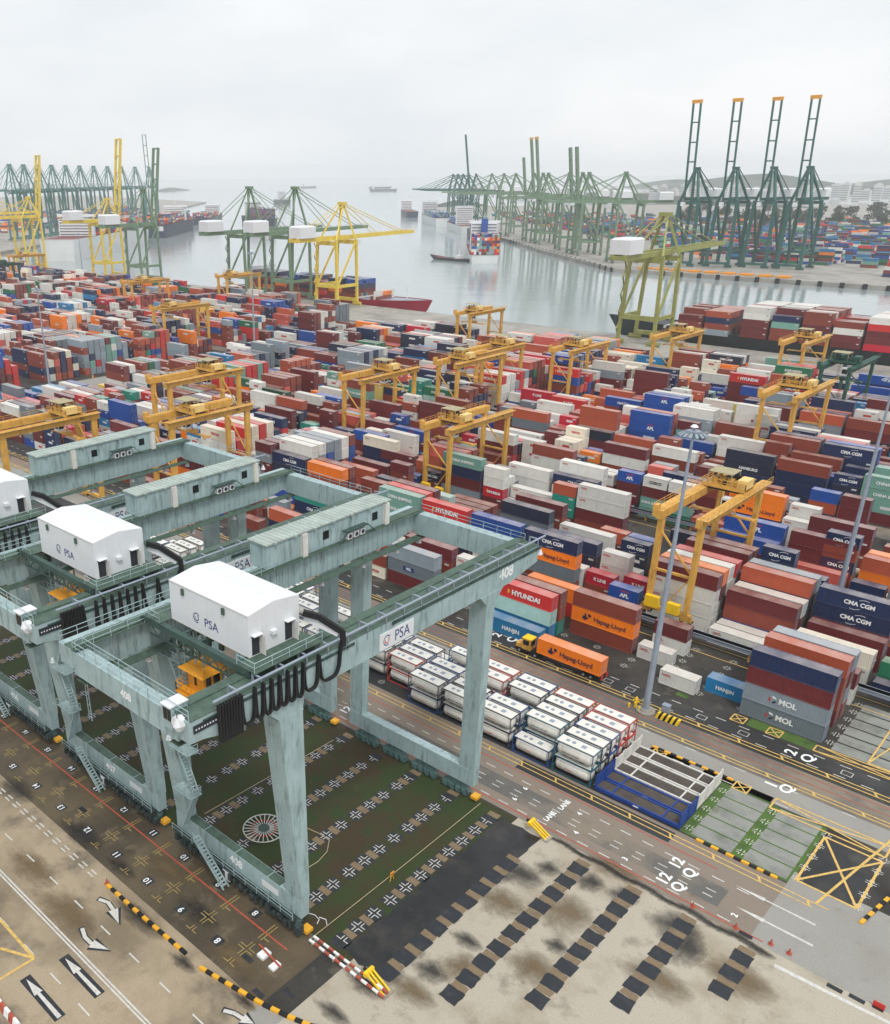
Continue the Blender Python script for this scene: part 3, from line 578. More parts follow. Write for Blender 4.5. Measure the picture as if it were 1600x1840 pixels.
def add_stack(b, r, k, L, cols, y=None, z0=0.0):
    global stack_n
    stack_n += 1; z = z0; jx = rnd.uniform(-.1, .1)
    for t, c in enumerate(cols):
        c, _, tx = c.partition(':'); h = DIM[L][2]
        BOX.append([-49.8+6.67*k+jx+rnd.uniform(-.04, .04), (row_y(b, r) if y is None else y)+rnd.uniform(-.03, .03), z, L, c, tx.replace('_', ' '), stack_n, t, len(cols), (b, r, k)]); z += h+.012
    for kk in range(k, k+(2 if L == 40 else 1)): FILL[(b, r, kk)] = len(cols)
for line in PICKS.replace('\n', ';').split(';'):
    f = line.split(); add_stack(f[0], int(f[1]), int(f[2]), int(f[3]), f[4:])
add_stack('A0', 0, -5, 40, ['azure:HANJIN'], y=128.75); FILL[('A0', 0, -5)] = 3; FILL[('A0', 0, -4)] = 3
add_stack('A0', 0, -7, 20, ['crimson:K_LINE'], y=128.75); FILL[('A0', 0, -7)] = 2
CW = [('brown', 23), ('dkred', 13), ('orbr', 9), ('red', 4), ('crimson', 3), ('orange', 5), ('white', 22), ('cream', 3), ('grey', 6), ('greyd', 3), ('navy', 17), ('ink', 7), ('blue', 5), ('azure', 2), ('green', 2), ('sea', 3), ('teal', 2), ('yellow', 1), ('pink', 4)]
CN = [c for c, n in CW for _ in range(n)]
def auto_text(c):
    o = {'white': ['OOCL', 'OOCL', ''], 'navy': ['CMA CGM', '', ''], 'ink': ['CMA CGM', ''], 'red': ['HYUNDAI', ''], 'crimson': ['K LINE'], 'orange': ['HAPAG', ''], 'blue': ['APL', '', ''], 'sea': ['CHINA SHIPPING'], 'azure': ['HANJIN'], 'green': ['EVERGREEN'], 'cream': ['TRITON', '']}.get(c)
    return rnd.choice(o) if o else ''
CRANES = []      # (x right face, near y, span, height, wheelbase) of the yellow yard cranes
for a in '''-54.2 151.6 27.5 23.2 7.3 2.5;-131.0 181.5 26 19.6 7.6 0;-181.4 204.4 25 21.6 8 1;-170.5 238.0 25 23 7.6 1;-178 259.6 28 22.4 7.6 1;-242 345.2 25.6 21.2 7 1;-160 291.8 25.6 21.4 7.4 1;-147 345.2 25.6 20.6 7.6 1;-73.9 258.0 28 23.8 8.4 1;-106 365.6 26.6 20.6 7.6 1;-356 258.0 26.6 22 8 1;-460 312.0 26 22.6 8 1;-437 365.6 26.6 23.4 8 1;-174 125.9 24.4 24.4 8 0;-209 151.6 26 25 8 2.5;-197 93.5 25 24 8 0'''.split(';'): CRANES.append([float(v) for v in a.split()])
def crane_near(b, r, k):
    x0 = -49.8+6.67*k; y = row_y(b, r)
    return any(c[0]-c[4]-1 < x0+6.1 and c[0]+1 > x0 and (abs(y+1.2-c[1]) < 2.2 or abs(y+1.2-c[1]-c[2]) < 2.0) for c in CRANES)
def visible(x, y):
    p = pix(x, y, 4); return p[2] > 5 and -90 < p[0] < 1660 and 300 < p[1] < 1400
LIM = {}
for (b, r, k), n in list(FILL.items()):          # keep what stands in front of a charted stack lower than it
    for dr, cut in ((1, 2), (2, 1)):
        for dk in (-1, 0, 1):
            q = (b, r-dr, k+dk); LIM[q] = min(LIM.get(q, 9), max(0 if int(b[1]) < 2 and k > -18 else 1, n-cut))
for j in range(5):
    for b, nr in (('A%d' % j, 6), ('B%d' % j, 8)):
        k = -150
        while k < 60:              # a bay: the same slot of every row, mostly one length and one height
            L = 40 if rnd.random() < .74 else 20
            x = -49.8+6.67*k; near = int(b[1]) < 2 and k > -18
            hb = rnd.choice([0, 1, 1, 2, 2, 3]) if near else rnd.choice([2, 3, 3, 4, 4, 4, 5, 5])
            if not near and rnd.random() < (.06 if j < 3 else .13): hb = 0
            theme = [rnd.choice(CN), rnd.choice(CN), rnd.choice(CN)]; step = 2 if L == 40 else 1
            if not any(visible(x, row_y(b, r)) for r in (0, nr-1)): k += step; continue
            if -340 < x+13 and x < -306 or (b == 'A0' and (k > -10 or k < -45)) or (x < -620 and row_y(b, 0) > 370): k += 1; continue
            for r in range(nr):
                if b == 'B0' and k > 4 and r < 6: continue
                for (kk, LL) in (((k, 40),) if L == 40 and (b, r, k) not in FILL and (b, r, k+1) not in FILL else ((k, 20), (k+1, 20)) if L == 40 else ((k, 20),)):
                    if (b, r, kk) in FILL: continue
                    n = max(0, hb+rnd.choice([-1, -1, 0, 0, 0, 0, 0, 1])) if hb else (1 if rnd.random() < .15 else 0)
                    n = min(n, 5, LIM.get((b, r, kk), 9), LIM.get((b, r, kk+1), 9) if LL == 40 else 9)
                    if crane_near(b, r, kk) or (LL == 40 and crane_near(b, r, kk+1)): n = 0
                    if b == 'B4' and x > -345: n = 0 if x < -215 or rnd.random() < .5 else min(n, 2)
                    if b == 'A4' and r > 2 and -300 < x < -215: n = 0
                    if n:
                        cols = []; c0 = rnd.choice(theme)
                        for _ in range(n):
                            c = c0 if rnd.random() < .5 else rnd.choice(theme) if rnd.random() < .5 else rnd.choice(CN); tx = auto_text(c)
                            cols.append(c+(':'+tx.replace(' ', '_') if tx else ''))
                        add_stack(b, r, kk, LL, cols)
            k += step
# boxes on the decks of the two ships at the near quay (rows along x)
SHIPY = []
def deck(x0, nb, y0, ny, z0, hs, cols, L=40, gap=1.4):
    global stack_n
    for i in range(nb):
        pal = cols[i % len(cols)]
        for jy in range(ny):
            stack_n += 1; hh = hs[i % len(hs)]-(1 if rnd.random() < .25 else 0)
            for t in range(hh):
                c = pal[min(t, len(pal)-1)] if rnd.random() < .8 else rnd.choice(CN)
                BOX.append([x0+i*(DIM[L][0]+gap), y0+2.5*jy, z0+t*2.9, L, c, '', stack_n, t, hh, ('ship', jy, i)])
deck(-196, 2, 462.4, 10, 4.4, [4, 4], [['yellow', 'brown', 'dkred', 'brown'], ['dkred', 'brown', 'navy', 'orbr']])
deck(-164, 15, 461.4, 12, 5.2, [5, 5, 5, 4, 5, 5], [['dkred', 'dkred', 'dkred', 'white', 'white'], ['brown', 'brown', 'dkred', 'navy', 'white'], ['brown', 'white', 'dkred', 'red', 'brown'], ['dkred', 'dkred', 'white', 'brown', 'white'], ['crimson', 'dkred', 'dkred', 'red', 'white'], ['brown', 'dkred', 'white', 'navy', 'brown']])
deck(-526, 8, 463.0, 8, 3.0, [4, 4, 3, 4, 4, 3], [['dkred', 'brown', 'brown', 'navy'], ['red', 'dkred', 'brown', 'navy'], ['brown', 'orange', 'navy', 'navy'], ['brown', 'dkred', 'navy', 'blue']])
deck(-408, 1, 465.5, 6, 2.4, [2], [['brown', 'orange', 'blue']], 20)
# which boxes does the view show, and how large?
vs = []; fs = []; own = []
for i, bx in enumerate(BOX):
    L, W_, H = DIM[bx[3]]; x, y, z = bx[:3]; o = len(vs)
    vs += [(x, y, z), (x+L, y, z), (x+L, y+W_, z), (x, y+W_, z), (x, y, z+H), (x+L, y, z+H), (x+L, y+W_, z+H), (x, y+W_, z+H)]
    for f in ((4, 5, 6, 7), (0, 1, 5, 4), (1, 2, 6, 5)): fs.append(tuple(o+q for q in f)); own.append(i)
tree = BVHTree.FromPolygons([Vector(v) for v in vs], fs)
hits = np.zeros(len(BOX), int); org = Vector((0, 0, CH))
for py in range(470, 1400, 3):
    for px in range(1, 1600, 3):
        ray = rr*((px-CX)/CF)+dn*((py-CY)/CF)+d_
        h = tree.ray_cast(org, Vector(ray))
        if h[2] is not None: hits[own[h[2]]] += 1
order = list(np.argsort(-hits)); SINGLE = [i for i in order[:300] if hits[i] > 0]
ORD = ['zeroth', 'first', 'second', 'third', 'fourth', 'fifth', 'sixth', 'seventh', 'eighth', 'ninth', 'tenth', 'eleventh', 'twelfth', 'thirteenth', 'fourteenth', 'fifteenth', 'sixteenth', 'seventeenth', 'eighteenth', 'nineteenth', 'twentieth']
def nth(n): return ORD[n] if n < len(ORD) else {2: 'twenty-', 3: 'thirty-', 4: 'forty-', 5: 'fifty-', 6: 'sixty-', 7: 'seventy-'}.get(n//10, 'far ')+(ORD[n % 10] if n % 10 else 'last')
stacks_in_row = {}
for bx in BOX:
    key = bx[9][:2]; stacks_in_row.setdefault(key, {})[bx[6]] = bx[0]
rank = {}
for key, d in stacks_in_row.items():
    for i, s in enumerate(sorted(d, key=lambda s: -d[s])): rank[s] = i+1
NUM = ['', 'one', 'two', 'three', 'four', 'five', 'six', 'seven', 'eight', 'nine', 'ten', 'eleven', 'twelve']
def tier_words(t, n):
    if n == 1: return 'alone on ground'
    if t == n-1: return 'topping %s-high stack' % NUM[n]
    if t == 0: return 'bottom of stack'
    return '%s from ground' % ORD[t+1]
def box_label(bx):
    c = SAY[bx[4]]; ln = 'long' if bx[3] == 40 else 'short'
    if bx[9][0] == 'ship':
        ship = 'red' if bx[0] < -300 else 'black'
        return '%s container, tier %s, deck row %s, %s bay of %s ship' % (c, NUM[bx[7]+1], NUM[bx[9][1]+1], nth(bx[9][2]+1), ship+(' bow' if -200 < bx[0] < -168 or bx[3] == 20 else ''))
    b, r, k = bx[9]
    bl = {'A0': 'lane block', 'B0': 'crane block', 'A1': 'third block', 'B1': 'fourth block', 'A2': 'fifth block', 'B2': 'sixth block', 'A3': 'seventh block', 'B3': 'eighth block', 'A4': 'ninth block', 'B4': 'quay block'}[b]
    return '%s %s container %s, %s from right in %s row of %s' % (c, ln, tier_words(bx[7], bx[8]), nth(rank[bx[6]]), ORD[r+1], bl)
def hapag(o, y0, dx=0):
    g = MB(); s = 1.0
    for p in ([(0, .2), (.45, 0), (.9, 0), (.75, .28), (1.2, .3), (1.05, .6), (.8, .6), (.7, 1.25), (.35, 1.25), (.45, .75), (.1, .75)], [(1.0, 1.3), (1.15, .7), (1.6, .72), (1.35, .95), (1.75, .95), (1.5, 1.3)]):
        g.prism([(2.2+dx+a*1.05, .75+b) for a, b in p], 'y', y0-.012, y0)
    g.build('logo', M['navy_mark'], o)
def letter(o, bx):
    L, W_, H = DIM[bx[3]]; t = bx[5]; big = bx[3] == 40
    if not t: return
    if t == 'HAPAG':
        if big: hapag(o, .02); text_on_front('Hapag-Lloyd', 1.25, 7.6, 1.35, o, mat='navy_mark', bold=.02)
        else: text_on_front('Hapag-Lloyd', .7, 3.6, 1.4, o, mat='navy_mark', bold=.02)
    elif t == 'OOCL': text_on_front('OOCL', .55, 1.5 if big else 1.15, H-.75, o, mat='red_mark', bold=.02)
    elif t == 'MOL':
        text_on_front('MOL', 1.25, 6.6, 1.4, o, bold=.05)
        g = MB()
        for i in range(3): 
            a0 = i*2.09+.4; g.prism([(4.4+r*math.cos(a0+u), 1.4+r*math.sin(a0+u)) for r, u in ((.62, 0), (.62, .5), (.62, 1.0), (.62, 1.5), (.3, 1.2), (.3, .5))], 'y', .008, .02); g.mi = (i+1) % 3
        g.build('logo', [M['white_mark'], M['red_mark'], M['dark_mark']], o)
    elif t == 'M-L':
        g = MB(); g.box(4.2, .006, .9, 7.0, .02, 1.9); g.build('logo', M['blue_mark'], o); text_on_front('MSL', .8, 5.6, 1.4, o, y=-.002)
    elif t == 'APL':
        text_on_front('APL', 1.25 if big else 1.05, L*.55, H*.42, o, bold=.06)
        g = MB(); g.box(L*.55-1.0, .004, H*.74, L*.55+1.0, .018, H*.8); g.build('logo', M['red_mark'], o)
    elif t == 'CMA CGM':
        x = L*.55; text_on_front('CMA CGM', 1.05 if big else .85, x, H*.5, o, bold=.045)
        g = MB()
        for sg, off in ((1, .78), (-1, -.78)):
            pts = [(x+sg*(-.2+1.6*u), H*.5+off+sg*.26*math.sin(u*PI*.8)) for u in [i/6 for i in range(7)]]
            g.prism(pts+[(a, b-.07) for a, b in pts[::-1]], 'y', .008, .02)
        g.build('logo', M['white_mark'], o)
    elif t == 'HYUNDAI':
        text_on_front(t, 1.35 if big else .85, L*.56, H*.48, o, bold=.06); g = MB(); x = L*.56-(4.0 if big else 2.3); g.prism([(x, .95), (x+.55, 1.2), (x+.5, 1.75), (x+.05, 1.95)], 'y', .008, .02); g.build('logo', M['amber_mark'], o)
    else:
        dark = bx[4] in ('white', 'cream', 'grey'); mt = 'dark_mark' if dark else 'white_mark'
        if t == 'TRITON': mt = 'red_mark'
        sz = {'K LINE': 1.15, 'HANJIN': 1.1, 'CHINA SHIPPING': .95, 'EVERGREEN': 1.1, 'TRITON': .95, 'KMTC': .95, 'COSCO': 1.15}.get(t, 1.0)*(1 if big else .78)
        text_on_front(t, sz, L*.52, H*.48, o, bold=.04, mat=mt)
rest = MB(); rcol = []
taken = set(SINGLE)
for i in SINGLE:
    bx = BOX[i]; body, ds, bars = CM[bx[3]]
    o = link('shipping_container', body, None, bx[:3]); tag(o, box_label(bx), 'container', 'shipping containers stacked in the port yard')
    o.color = lin(*PAL[bx[4]])
    for d in ds: link('door', d, o).color = o.color
    if hits[i] > 14:
        link('locking_bars', bars, o)
    letter(o, bx)
for i, bx in enumerate(BOX):
    if i in taken: continue
    L, W_, H = DIM[bx[3]]; x, y, z = bx[:3]; rest.box(x, y, z, x+L, y+W_, z+H)
    k = rnd.uniform(.85, 1.12); rcol += [tuple(v*k for v in lin(*PAL[bx[4]])[:3])+(1,)]*6
    if hits[i] > 2:
        for f in (.2, .4, .6, .8): rest.box(x+L, y+W_*f-.04, z+.15, x+L+.03, y+W_*f+.04, z+H-.15); rcol += [(.22, .22, .22, 1)]*6
        rest.box(x+L-1.6, y-.015, z+H*.72, x+L-.5, y, z+H*.86); rcol += [((.62, .62, .6, 1) if bx[4] not in ('white', 'cream') else (.3, .3, .3, 1))]*6
    if bx[5] and pix(x, y, z)[2] < 520 and hits[i] > 3:
        rest.box(x+L*.4, y-.02, z+H*.35, x+L*.4+(3.4 if bx[3] == 40 else 2.2), y, z+H*.6); rcol += [((.7, .7, .7, 1) if bx[4] not in ('white', 'cream') else (.5, .06, .05, 1))]*6
me = rest.mesh('container_mass', M['boxes'])
at_ = me.attributes.new('paint', 'FLOAT_COLOR', 'FACE'); at_.data.foreach_set('color', [v for c in rcol for v in c])
o = link('stacked_containers', me); stuff(o)
tag(o, 'mass of many coloured shipping containers stacked in rows across the far yard', 'containers')
# ================================================================== BRIDGE CRANES (grey-green, on the runways either side of the grass)
def crane_local(ox):
    """all coordinates below are world metres of the nearest crane; ox shifts the whole crane along the runway"""
    return lambda x, y, z: (x+ox, y, z)
def floodlight(parent, x, y, z):
    g = MB(); g.tube((x, y, z), (x, y, z+.5), .05, n=5); g.mi = 1; g.tube((x, y, z-.75), (x, y, z), .42, .14, 10)
    return g.build('floodlight', [M['crane_green_dark'], M['white']], parent)
def railing(parent, pts, name='handrail', mat='crane_green'):
    for a, b in pts: g = MB(); g.rail(a, b); g.build(name, M[mat], parent)
def bridge_crane(num, ox, lab):
    t = thing('bridge_crane', lab, 'crane', (ox-65.2, 68.5, 0), 0, 'grey green bridge cranes parked side by side')
    off = Vector((65.2-0, -68.5, 0))
    class P(MB):
        def build(s, name, mats, parent=t, **kw):
            if parent is t: s.v = [(v[0]+65.2, v[1]-68.5, v[2]) for v in s.v]
            o = MB.build(s, name, mats, parent)
            return o
    def sub(mb, name, mats, par):
        mb.v = [(v[0]+65.2, v[1]-68.5, v[2]) for v in mb.v]; return MB.build(mb, name, mats, par)
    G = M['crane_green']; GDK = M['crane_green_dark']
    # sills and bogies
    for yi, (y0, y1) in enumerate(((51.6, 52.85), (84.3, 85.6))):
        g = P(); g.box(-76.6, y0, 2.5, -53.9, y1, 5.0)
        for x in (-71, -65.2, -59.5): g.box(x-.05, y0-.03, 2.5, x+.05, y1+.03, 5.02)
        s = g.build('sill_beam', G)
        if yi == 0:
            g = MB(); g.sheet(-76.5, y0+.05, -57.4, y1-.05, 5.01); sub(g, 'deck_plate', M['crane_deck'], s)
            o = text_on_front(num, 1.5, -65.0+65.2, 3.75, s, y=51.58-68.5, bold=.05, name='number')
            g = MB(); g.box(-60.4, 51.56, 3.3, -57.6, 51.58, 4.2); sub(g, 'name_plate', M['white'], s)
        for cx in (-73.5, -68.0, -62.5, -57.0):
            g = P(); ym = (y0+y1)/2
            g.prism([(cx-2.3, 1.0), (cx-2.0, 1.45), (cx-.6, 2.3), (cx+.6, 2.3), (cx+2.0, 1.45), (cx+2.3, 1.0)], 'y', ym-.35, ym+.35)
            for dx in (-1.65, -.55, .55, 1.65):
                g.tube((cx+dx, ym-.32, .52), (cx+dx, ym+.32, .52), .46, n=12); g.box(cx+dx-.4, ym-.5, .5, cx+dx+.4, ym-.34, 1.2); g.box(cx+dx-.22, ym+.3, .4, cx+dx+.22, ym+.75, .95)
            g.build('bogie', M['bogie'])
        g = P(); g.box(-54.2, y0+.1, .5, -53.2, y1-.1, .95); g.build('buffer', M['amber_mark'])
    if True:      # equipment hung on the near sill: cable boxes, rails, ladders
        g = P(); r = random.Random(int(num))
        for i in range(24):
            x = -76+i*.95; g.box(x, 50.6, 1.0+r.uniform(0, .4), x+r.uniform(.3, .8), 51.45, 1.8+r.uniform(-.3, .5))
        g.box(-76.5, 50.7, 2.45, -54.4, 51.6, 2.52); g.build('equipment_boxes', M['clutter'])
        railing(t, [((-76.5+65.2, 50.72-68.5, 2.52), (-54.4+65.2, 50.72-68.5, 2.52))])
        g = P(); g.box(-66.6, 50.72, .9, -65.4, 50.9, 2.3); g.build('notice_board', M['white'])
    # legs, tapering down to the sill
    for x0, x1 in ((-56.4, -53.9), (-76.6, -74.15)):
        g = P(); g.taper((x0+.05, 51.65, x1, 52.95), 5.0, (x0, 49.2, x1, 52.35), 30.0)
        g.taper((x0, 49.2, x1, 52.35), 30.0, (x0, 47.6, x1, 52.6), 31.5)
        g.box(x0-.02, 49.1, 29.85, x1+.02, 52.45, 29.95); g.build('leg', G)
        g = P(); g.taper((x0+.05, 84.35, x1, 85.6), 5.0, (x0, 84.2, x1, 86.0), 30.0); g.taper((x0, 84.2, x1, 86.0), 30.0, (x0, 82.8, x1, 87.6), 31.5); g.build('leg', G)
    # girders
    side = lambda y0, y1: [(y0, 34.9), (y0, 32.6), (y0+1.6, 32.45), (y0+5.2, 31.5), (y1-6.2, 31.5), (y1-.2, 32.5), (y1, 32.6), (y1, 34.9)]
    g = P(); g.prism(side(38.45, 95.4), 'x', -56.0, -54.0)
    for y in range(42, 95, 3): g.box(-53.995, y, 31.6 if y > 44 and y < 88 else 33, -53.96, y+.06, 34.9)
    fg = g.build('front_girder', G)
    g = P(); g.prism(side(38.45, 95.4), 'x', -75.6, -73.3)
    for y in range(41, 95, 1): g.box(-73.32, y, 32.9 if y < 44 or y > 89 else 31.6, -73.22, y+.12, 34.6)
    rg = g.build('rear_girder', G)
    g = MB(); g.box(-74.6, 38.5, 34.9, -72.5, 95.3, 34.98); g.box(-73.0, 38.6, 34.98, -72.85, 95.3, 35.12); g.box(-73.1, 38.6, 31.3, -71.6, 95.2, 31.36); sub(g, 'walkway', M['crane_deck'], rg)
    g = MB(); g.box(-57.4, 38.6, 34.9, -53.9, 95.3, 34.97); g.box(-56.2, 38.6, 34.97, -56.05, 95.3, 35.1); g.box(-57.3, 38.6, 31.3, -56, 95.2, 31.36); sub(g, 'walkway', M['crane_deck'], fg)
    g = MB(); g.tube((-53.9, 41.2, 35.8), (-53.9, 96.6, 35.8), .13, n=8)
    for y in range(44, 97, 3): g.box(-55.2, y, 35.68, -53.9, y+.16, 35.8); g.box(-55.3, y, 34.9, -55.1, y+.16, 35.8); g.box(-53.98, y, 34.0, -53.9, y+.1, 35.75)
    sub(g, 'cable_rail', M['steel'], fg)
    g = MB(); g.box(-53.98, 66, 34.2, -53.9, 96, 34.6); g.box(-53.98, 40, 34.2, -53.9, 60, 34.5); sub(g, 'cable_tray', M['crane_green_dark'], fg)
    o = link('number', text_mesh(num, 2.0, .06), fg, (-53.985+65.2, 88.2-68.5, 33.2), (PI/2, 0, PI/2))
    # name sign on the outer girder face
    g = MB(); g.box(-53.99, 64.0, 31.75, -53.85, 69.7, 33.75); sg = sub(g, 'sign_board', M['white'], fg)
    def psa(par, x, y, z, s, rot, y_axis=True):
        o = link('lettering', text_mesh('PSA', 1.7*s, .0, 'blue_mark'), par, (x, y, z), rot); o.scale = (.95, 1.1, 1)
        return o
    psa(sg, -53.84+65.2, 67.7-68.5, 32.75, 1.0, (PI/2, 0, PI/2))
    g = MB()
    for i, (r1, r0, mi) in enumerate(((.62, .5, 0), (.38, .26, 1))):
        n = 14; vs = []
        for k in range(n+1):
            a = .6+i*2.2+4.6*k/n
            for rr_ in (r1, r0): vs.append((-53.84, 65.15+rr_*math.cos(a), 32.75+rr_*1.05*math.sin(a)))
        g.mi = mi; g.add(vs, [(2*k, 2*k+2, 2*k+3, 2*k+1) for k in range(n)])
    sub(g, 'emblem', [M['blue_mark'], M['red_mark']], sg)
    # end ties
    g = P(); g.box(-73.3, 38.6, 31.9, -56.0, 40.0, 34.6); et = g.build('end_tie', G)
    o = text_on_front(num, 1.15, -64.0+65.2, 33.3, et, y=38.585-68.5, bold=.05, name='number')
    g = P(); g.box(-73.3, 93.9, 31.7, -56.0, 95.3, 34.8); g.build('end_tie', G)
    railing(t, [((-73.3+65.2, 38.7-68.5, 34.6), (-56+65.2, 38.7-68.5, 34.6)), ((-73.3+65.2, 39.9-68.5, 34.6), (-56+65.2, 39.9-68.5, 34.6)), ((-73.3+65.2, 95.2-68.5, 34.8), (-56+65.2, 95.2-68.5, 34.8)), ((-72.5+65.2, 38.6-68.5, 35), (-72.5+65.2, 66-68.5, 35)), ((-75.6+65.2, 38.6-68.5, 34.9), (-75.6+65.2, 64-68.5, 34.9)), ((-54+65.2, 38.5-68.5, 35), (-57.4+65.2, 38.5-68.5, 35))])
    # electrical house on the rear girder
    g = P(); g.box(-76.3, 65.5, 35.0, -73.25, 88.2, 38.1); eh = g.build('electrical_house', G)
    g = MB(); g.box(-76.5, 65.3, 38.1, -73.05, 88.4, 38.28)
    for i in range(30): g.box(-76.45, 65.6+.77*i, 38.28, -73.1, 65.66+.77*i, 38.34)
    for i in range(7): g.box(-73.1, 66.5+3.4*i, 38.1, -72.8, 66.9+3.4*i, 38.35)
    sub(g, 'roof', M['roof_green'], eh)
    for y in (71.2, 86.9):
        g = MB(); g.box(-73.25, y, 35.0, -72.75, y+.85, 38.0); sub(g, 'door', M['rack_white'], eh)
    for y in (75.2, 84.7):
        g = MB(); g.box(-73.26, y, 36.1, -73.18, y+1.05, 37.2); sub(g, 'window', M['glass'], eh)
    for i in range(3):
        g = MB(); y = 79.2+1.25*i; g.box(-73.2, y, 35.1, -72.55, y+.85, 35.95); g.mi = 1; g.tube((-72.54, y+.42, 35.52), (-72.5, y+.42, 35.52), .3, n=10); sub(g, 'air_conditioner', [M['white'], M['dark_mark']], eh)
    g = MB(); g.box(-73.2, 78.8, 36.3, -72.3, 83.0, 36.4); g.bar((-72.4, 77.6, 35.0), (-72.4, 78.9, 36.3), .25, .06); g.bar((-72.4, 84.4, 35.0), (-72.4, 83, 36.3), .25, .06); sub(g, 'landing', M['crane_green_dark'], eh)
    # trolley with white machinery house
    tg = P(); tg.box(-71.5, 46.9, 35.15, -55.6, 47.5, 35.9); tg.box(-71.5, 55.4, 35.15, -55.6, 56.0, 35.9)
    for x in (-71.4, -64, -58, -55.9): tg.box(x, 47, 35.2, x+.4, 56, 35.8)
    for x in (-72.9, -56.1):
        for y in (47.2, 55.6): tg.tube((x-.15, y, 35.5), (x+.15, y, 35.5), .4, n=12)
    tg.bar((-72.9, 47.2, 35.6), (-71, 47.2, 35.6), .5); tg.bar((-72.9, 55.6, 35.6), (-71, 55.6, 35.6), .5)
    rq = random.Random(int(num)+1)
    for i in range(34):
        x = rq.uniform(-71, -57.5); y = rq.uniform(47.3, 55.5); s_ = rq.uniform(.15, .6); tg.box(x, y, 34.9+rq.uniform(-.9, .1), x+s_*2, y+s_, 35.3)
    for i in range(9): x = -71+1.7*i; tg.bar((x, 46.95, 35.1), (x+.85, 46.95, 34.2), .1); tg.bar((x+.85, 46.95, 34.2), (x+1.7, 46.95, 35.1), .1)
    tg.bar((-71.5, 46.95, 34.2), (-55.8, 46.95, 34.2), .16)
    tr = tg.build('trolley_frame', GDK)
    g = MB(); g.box(-57.3, 46.9, 35.92, -54.6, 56, 36.0); sub(g, 'platform', M['crane_deck'], tr)
    g = MB(); g.box(-71.6, 46.9, 35.92, -69.6, 56, 36.0); sub(g, 'platform', M['crane_deck'], tr)
    for p_, q_ in (((-54.7, 46.9, 36), (-54.7, 56, 36)), ((-57.3, 46.95, 36), (-54.75, 46.95, 36)), ((-71.5, 46.95, 36), (-69.6, 46.95, 36))): g = MB(); g.rail(p_, q_); sub(g, 'handrail', G, tr)
    g = P(); hy0, hy1 = 48.5, 55.3; hx0, hx1 = -69.55, -57.25
    g.add([(hx0, hy0, 36), (hx1, hy0, 36), (hx1, hy1, 36), (hx0, hy1, 36), (hx0, hy0, 40.5), (hx1, hy0, 40.5), (hx1, hy1, 40.5), (hx0, hy1, 40.5), (hx0, 51.9, 41.0), (hx1, 51.9, 41.0)],
          [(0, 1, 5, 4), (1, 2, 6, 9, 5), (2, 3, 7, 6), (3, 0, 4, 8, 7), (4, 5, 9, 8), (8, 9, 6, 7), (0, 3, 2, 1)])
    mh = g.build('machinery_house', M['white'])
    for y in (48.9, 53.3):
        g = MB(); g.box(hx1, y, 36.1, hx1+.02, y+.95, 38.2); sub(g, 'doorway', M['dark_mark'], mh)
        g = MB(); g.box(hx1, y+.95, 36.1, hx1+.9, y+1.0, 38.2); sub(g, 'door', M['rack_white'], mh)
        g = MB(); g.box(hx1, y-.1, 38.3, hx1+.55, y+1.1, 38.36); sub(g, 'canopy', M['white'], mh)
    g = MB(); g.box(hx1, 51.3, 37.6, hx1+.4, 52.0, 38.0); sub(g, 'vent', M['white'], mh)
    for x in (-67.4, -61.0): g = MB(); g.box(x, hy0-.2, 39.5, x+.35, hy0, 40.2); sub(g, 'lamp', M['crane_deck'], mh)
    o = link('lettering', text_mesh('PSA', 1.35, .0, 'blue_mark'), mh, (-62.9+65.2, hy0-.02-68.5, 37.5), (PI/2, 0, 0))
    g = MB()
    for i, (r1, r0) in enumerate(((.55, .45), (.33, .23))):
        n = 14; q = []
        for k in range(n+1):
            a = .6+i*2.2+4.6*k/n
            for rr_ in (r1, r0): q.append((-65.2+rr_*math.cos(a), hy0-.02, 37.6+rr_*1.05*math.sin(a)))
        g.add(q, [(2*k, 2*k+2, 2*k+3, 2*k+1) for k in range(n)])
    sub(g, 'emblem', M['blue_mark'], mh)
    g = MB()
    for x in (-66.5, -63.4, -60.3): g.box(x, hy0-.012, 36.05, x+.03, hy0, 40.5)
    for y in (50.3, 52.0, 53.6): g.box(hx1, y, 36.05, hx1+.012, y+.03, 40.6)
    g.box(hx0, hy0-.05, 40.42, hx1+.05, hy0, 40.55); g.box(hx0, hy0-.015, 36.0, hx1, hy0, 36.12); sub(g, 'panel_joint', M['rack_white'], mh)
    # hanging operator's cab
    g = P(); g.box(-67.4, 48.5, 28.2, -64.8, 50.9, 31.0); cb = g.build('operator_cab', M['orange'])
    g = MB(); g.add([(-68.2, 47.7, 31.0), (-64.0, 47.7, 31.0), (-64.0, 51.5, 31.0), (-68.2, 51.5, 31.0), (-67.4, 48.5, 31.5), (-64.8, 48.5, 31.5), (-64.8, 50.9, 31.5), (-67.4, 50.9, 31.5)], [(0, 1, 5, 4), (1, 2, 6, 5), (2, 3, 7, 6), (3, 0, 4, 7), (4, 5, 6, 7), (0, 3, 2, 1)]); sub(g, 'roof', M['orange'], cb)
    g = MB(); g.box(-66.4, 48.47, 29.2, -66.0, 48.51, 30.3); g.box(-64.82, 48.8, 29.0, -64.77, 49.5, 30.6); g.box(-64.82, 49.8, 29.0, -64.77, 50.7, 30.6); sub(g, 'window', M['glass'], cb)
    g = MB(); g.box(-68.5, 47.4, 28.0, -63.9, 51.8, 28.2)
    for a, b in (((-68.4, 47.5), (-64.0, 47.5)), ((-64.0, 47.5), (-64.0, 51.7)), ((-68.4, 47.5), (-68.4, 51.7))): g.rail((*a, 28.2), (*b, 28.2), 1.1, .8, .05)
